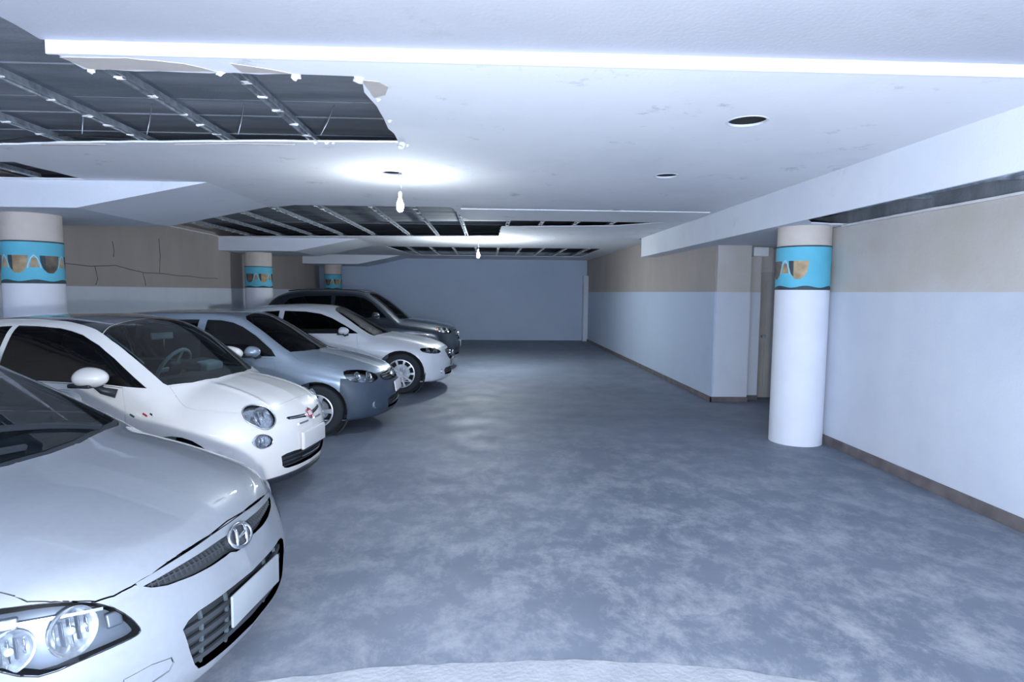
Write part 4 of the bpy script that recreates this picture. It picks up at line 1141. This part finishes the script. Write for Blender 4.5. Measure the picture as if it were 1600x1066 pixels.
    bp = sh.cut([(.3, .05), (.3, .70), (.12, .705), (-.36, .62), (-.395, .55), (-.40, .05)], A, B, D, -2, -9)
    panel('front_bumper', bp, f, 'white_paint', root, .0004, .012)
    strip_on('bumper_skirt', f, [(0, y, .215) for y in np.linspace(-.52, .52, 27)], .05, .012, 'black_plastic', root, (1, 0, 0))
    for s in (-1, 1):
        A, B, D = axes('side', s)
        d1 = sh.cut([(-1.128, .972), (-1.10, .86), (-1.075, .735), (-1.06, .62), (-1.07, .30), (-2.15, .30), (-2.20, .6), (-2.19, 1.0), (-1.815, 1.0), (-1.63, .995), (-1.275, .985)], A, B, D, .05, .4, s)
        dd = panel('door', d1, f, 'white_paint', root, .0042, .014)
        p, n = surf(f, (-2.02, s * .77, .88), (0, s, 0))
        M = frame_at(p, n)
        dh = lathe('door_handle', [(0, -.012), (.05, -.010), (.072, .0), (.078, .003), (.080, .001), (.080, -.004)], 'pale_plastic', dd, 28, M)
        rbox('handle_grip', M @ T((0, .02, .012)), .15, .028, .018, 'chrome', dh, .008)
        # tricolour badge on the fender
        for k, mt in enumerate(('badge_green', 'badge_white', 'badge_red', 'chrome')):
            xx = -1.03 + .048 * k
            p, n = surf(f, (xx, s * .77, .772 + .004 * k), (0, s, 0), .001)
            rbox('side_badge', frame_at(p, n) @ RZ(.5 * s), .045 if k < 3 else .03, .014, .006, mt, root, .003, 1)
        side_mirror(root, (-1.285, s * .885, 1.062), s, 'white_paint', (-1.16, s * .765, .93), (.155, .20, .15))
    finish_body(sh, f, 'white_paint', root)
    housings(root, (-.72, -3.02), .29, .79)
    for xw in (-.72, -3.02):
        for s in (-1, 1): wheel(root, xw, s * .70, .29, .19, .185, 7, .035)
    dashboard(root, -.80, .985, .62)
    steering(root, -1.36, .16, 1.0, .5, .19, 'trim_dark', 'trim_light')
    for y in (-.34, .34): seat(root, -1.8, y, .42)
    rbox('rear_backrest', T((-2.75, 0, .8)) @ RY(-.3), .13, 1.0, .55, 'seat_fabric', root, .05)
    rm = rbox('rear_view_mirror', T((-1.30, -.06, 1.305)) @ RZ(-.35) @ RY(-.1), .02, .20, .06, 'pale_plastic', root, .012)
    tube('hanging_tag', [(-1.28, -.06, 1.28), (-1.28, -.065, 1.24), (-1.28, -.06, 1.2)], .006, 'pale_plastic', rm, 6)
    rbox('instrument_binnacle', T((-1.14, .34, 1.0)) @ RY(.2), .14, .26, .10, 'trim_light', root, .04)
    rbox('under_tray', T((-1.8, 0, .20)), 3.0, 1.2, .05, 'rubber', root, .01)
    tag(root, 'small rounded white city car with dark roof and round lamps', 'car')
    return root

def plain_car(name, P, pose, paint, label, xw, R, ws, win_f, win_r, hood, hl, kind, grille, wheels_kw, mir, rim_r=.2, lgrille=None, res=(70, 104, 36), amber=False, roof_rail=False, side_glass='tinted_glass', dash=None, ws_glass='tinted_ws', bumper=None):
    root = empty(name, (pose[0], pose[1], 0), pose[2])
    hw = max(p[1] for p in P['side'])
    wins = [('windshield', 'top', sym(ws), False), ('front_window', 'side', win_f, True), ('rear_window', 'side', win_r, True)]
    sh, f, reg = build_shell(P, res, wins, None, R + .05, xw, paint, root)
    panel('windshield', reg[('windshield', 0)], f, ws_glass, root, .002, .004)
    for s in (-1, 1):
        for nm in ('front_window', 'rear_window'): panel(nm, reg[(nm, s)], f, side_glass, root, .002, .004, -.004)
    for s in (-1, 1):
        lens, D = lamp(sh, f, root, hl, kind, s, n=2, bezel='reflector')
        c = np.mean(np.array(hl), axis=0)
        bowl(f, lens, (c[0] + .06, abs(c[1]) - .06, c[2]), s, D, .055, .04)
        bowl(f, lens, (c[0] - .07, abs(c[1]) + .05, c[2]), s, D, .05, .04)
        if amber:
            p, n = surf(f, (c[0] - .16, s * (abs(c[1]) + .10), c[2] + .03), D)
            rbox('turn_lamp', frame_at(p - Vector(n) * .02, n), .08, .05, .03, 'amber', lens, .01)
    A, B, D = axes('top')
    panel('hood', sh.cut(sym(hood), A, B, D, .12, .5), f, paint, root, .003, .014)
    A, B, D = axes('front')
    gp = panel('upper_grille', sh.cut(symf(grille), A, B, D, .05, -.6), f, 'grille_black', root, 0, -.03, -.03)
    zs = [p[1] for p in grille]; yw = max(p[0] for p in grille)
    for k in range(1, 4):
        z = min(zs) + (max(zs) - min(zs)) * k / 4
        strip_on('grille_bar', off(f, .012), [(0, y, z) for y in np.linspace(-yw * .86, yw * .86, 13)], .012, .008, 'chrome' if k == 2 else 'grille_black', gp, (1, 0, 0))
    lathe('emblem', [(0, .01), (.045, .008), (.05, 0), (.05, -.03)], 'chrome', root, 20, frame_at(surf(f, (0, 0, (min(zs) + max(zs)) / 2), (1, 0, 0), .004)[0], Vector((1, 0, .2))))
    if lgrille:
        lp = panel('lower_grille', sh.cut(symf(lgrille), A, B, D, .02, -.6), f, 'grille_black', root, 0, -.04, -.04)
        zz = [p[1] for p in lgrille]
        for k in (1, 2): strip_on('grille_slat', off(f, .02), [(0, y, min(zz) + (max(zz) - min(zz)) * k / 3) for y in np.linspace(-.3, .3, 11)], .015, .01, 'grille_black', lp, (1, 0, 0))
    zb = P['bottom']
    for s in (-1, 1):
        p, n = surf(f, (0, s * .60, zb + .17), (1, 0, 0), -.01)
        lathe('fog_lamp', [(0, .006), (.03, .006), (.042, .012), (.046, .0), (.046, -.03)], 'reflector', root, 18, frame_at(p, (Vector(n) + Vector((1, 0, 0))).normalized()))
    plate_obj(f, root, wheels_kw.get('plate_z', .5), .40, .13, .012, 'badge_white' if name == 'compact_car' else 'plate_blank')
    A, B, D = axes('side', 1)
    zt = min(p[2] for p in hl)
    xa = xw[0] + R * .86
    bp = sh.cut([(.3, .05), (.3, max(zs) + .05), (-.18, max(zs) + .04), (-.24, zt + .05), (xa + .02, zt + .07), (xa, .05)], A, B, D, -2, -9)
    panel('front_bumper', bp, f, bumper or paint, root, .0018, .014)
    xf0, xf1 = win_f[0][0], win_f[-1][0]; zbelt = win_f[0][1] - .02
    for s in (-1, 1):
        A, B, D = axes('side', s)
        d1 = sh.cut([(xf0 - .02, zbelt), (xf0 + .03, .6), (xf0 + .01, .32), (xf1 - .02, .32), (xf1 - .03, .6), (xf1 - .03, zbelt)], A, B, D, .05, .4, s)
        dd = panel('front_door', d1, f, paint, root, .0025, .014)
        xr1 = min(p[0] for p in win_r)
        d2 = sh.cut([(xf1 - .045, zbelt), (xf1 - .045, .32), (xw[1] + R + .06, .32), (xw[1] + R * .9, .62), (xr1 + .05, zbelt)], A, B, D, .05, .4, s)
        panel('rear_door', d2, f, paint, root, .0025, .014)
        p, n = surf(f, (xf1 + .14, s * hw, zbelt - .09), (0, s, 0), .012)
        if dd: rbox('door_handle', frame_at(p, n), .17, .03, .025, paint, dd, .01)
        side_mirror(root, (mir[0], s * mir[1], mir[2]), s, paint, (mir[0] + .06, s * (mir[1] - .11), mir[2] - .05), (.11, .19, .13))
        if roof_rail:
            pts = [surf(f, (x, s * .56, 1.6), (0, 0, 1), .03)[0] for x in np.linspace(-2.0, -3.6, 9)]
            tube('roof_rail', pts, .014, 'black_plastic', root, 8)
    finish_body(sh, f, paint, root)
    housings(root, xw, R, hw - .02)
    for x in xw:
        for s in (-1, 1): wheel(root, x, s * (hw - .11), R, rim_r, .20, wheels_kw.get('spokes', 5), wheels_kw.get('sw', .05))
    if dash: dashboard(root, *dash); steering(root, dash[0] - .6, .37, dash[1] - .06)
    for y in (-.37, .37): seat(root, win_f[0][0] - .75, y, .42 if P['bottom'] < .2 else .55)
    rbox('under_tray', T((-P['L'] / 2, 0, P['bottom'] + .03)), P['L'] - .9, 1.25, .05, 'rubber', root, .01)
    tag(root, label, 'car')
    return root
glass('tinted_ws', (.16, .20, .23), .01)

hatchback_silver((-.99, 2.55, -.113))
city_car((-1.465, 5.096, -.145))
plain_car('compact_car', dict(HATCH, wheel_r=.30, cab_x=(-.88, -3.6)), (-1.15, 7.8, -.03), 'blue_silver_paint', 'blue-grey compact car with chrome-lit headlight between two white cars',
    (-.80, -3.28), .30,
    [(-.945, 0), (-.96, .2), (-1.05, .45), (-1.15, .64), (-1.22, .635), (-1.35, .60), (-1.5, .56), (-1.64, .52), (-1.72, .49), (-1.77, .40), (-1.79, 0)],
    [(-1.27, .935), (-1.33, 1.01), (-1.53, 1.165), (-1.70, 1.268), (-1.82, 1.318), (-1.97, 1.345), (-2.13, 1.35), (-2.13, .94)],
    [(-2.22, .94), (-2.22, 1.352), (-2.6, 1.345), (-3.0, 1.31), (-3.25, 1.20), (-3.35, 1.05), (-3.2, .97)],
    [(-.12, 0), (-.122, .15), (-.15, .33), (-.185, .44), (-.25, .50), (-.34, .54), (-.515, .676), (-.65, .70), (-1.0, .715), (-1.14, .675), (-1.04, .45), (-.95, .2), (-.93, 0)],
    [(-.515, -.70, .755), (-.43, -.62, .762), (-.337, -.545, .752), (-.24, -.475, .715), (-.175, -.455, .675), (-.157, -.481, .638), (-.19, -.56, .615), (-.239, -.636, .613), (-.364, -.744, .636), (-.47, -.765, .68)],
    (.72, .6, .3), [(0, .59), (.2, .592), (.36, .605), (.42, .64), (.40, .675), (.3, .69), (0, .695)], dict(plate_z=.50, spokes=5, sw=.06), (-1.50, .93, 1.0), .195,
    [(0, .40), (.3, .40), (.38, .36), (.34, .26), (0, .25)], dash=(-1.02, .965, .62), bumper='dark_bumper')
plain_car('sedan_car', dict(SEDAN, wheel_r=.34, cab_x=(-1.0, -4.2)), (-.62, 10.84, 0), 'sedan_white_paint', 'large white sedan with many-spoked alloy wheel, beyond the blue-grey car',
    (-.80, -3.68), .34,
    [(-1.09, 0), (-1.11, .2), (-1.19, .48), (-1.27, .66), (-1.36, .67), (-1.5, .635), (-1.7, .58), (-1.86, .53), (-1.95, .48), (-1.99, .3), (-2.0, 0)],
    [(-1.5, 1.0), (-1.72, 1.13), (-1.95, 1.25), (-2.15, 1.32), (-2.4, 1.355), (-2.75, 1.365), (-2.75, .995)],
    [(-2.83, .995), (-2.83, 1.365), (-3.2, 1.34), (-3.6, 1.25), (-3.95, 1.12), (-4.0, 1.05), (-3.8, 1.01)],
    [(-.12, 0), (-.124, .15), (-.15, .36), (-.20, .50), (-.30, .60), (-.42, .66), (-.7, .73), (-1.1, .755), (-1.29, .71), (-1.18, .48), (-1.10, .2), (-1.075, 0)],
    [(-.50, -.775, .745), (-.42, -.71, .755), (-.33, -.63, .748), (-.24, -.56, .725), (-.18, -.53, .70), (-.16, -.54, .672), (-.22, -.64, .655), (-.32, -.755, .665), (-.44, -.82, .70)],
    (.72, .6, .3), [(0, .52), (.25, .525), (.34, .58), (.36, .66), (.3, .695), (0, .70)], dict(plate_z=.46, spokes=10, sw=.038), (-1.72, 1.0, 1.05), .235,
    [(0, .40), (.5, .40), (.55, .36), (.5, .28), (0, .26)], dash=(-1.2, .97, .68))
plain_car('suv_car', dict(SUV, wheel_r=.35, cab_x=(-1.0, -3.9), zc=.75), (-.60, 13.6, 0), 'black_paint', 'tall black sport utility car parked farthest along the left side', 
    (-.85, -3.45), .35,
    [(-1.09, 0), (-1.11, .2), (-1.18, .48), (-1.26, .68), (-1.36, .69), (-1.5, .655), (-1.68, .605), (-1.85, .565), (-1.92, .5), (-1.95, .3), (-1.96, 0)],
    [(-1.5, 1.15), (-1.68, 1.32), (-1.85, 1.47), (-2.0, 1.55), (-2.2, 1.59), (-2.6, 1.60), (-2.6, 1.14)],
    [(-2.68, 1.14), (-2.68, 1.60), (-3.2, 1.59), (-3.55, 1.53), (-3.75, 1.35), (-3.75, 1.2), (-3.6, 1.15)],
    [(-.12, 0), (-.124, .15), (-.15, .36), (-.20, .50), (-.30, .60), (-.42, .66), (-.7, .74), (-1.1, .77), (-1.28, .72), (-1.17, .48), (-1.10, .2), (-1.075, 0)],
    [(-.48, -.78, .93), (-.40, -.70, .945), (-.30, -.61, .93), (-.22, -.56, .89), (-.18, -.55, .83), (-.22, -.63, .80), (-.32, -.75, .815), (-.42, -.81, .86)],
    (.72, .6, .3), [(0, .66), (.3, .665), (.42, .72), (.44, .82), (.38, .87), (0, .88)], dict(plate_z=.55, spokes=6, sw=.05), (-1.72, 1.02, 1.2), .235,
    [(0, .48), (.5, .48), (.55, .42), (.5, .34), (0, .32)], amber=True, roof_rail=True, dash=(-1.2, 1.10, .68))
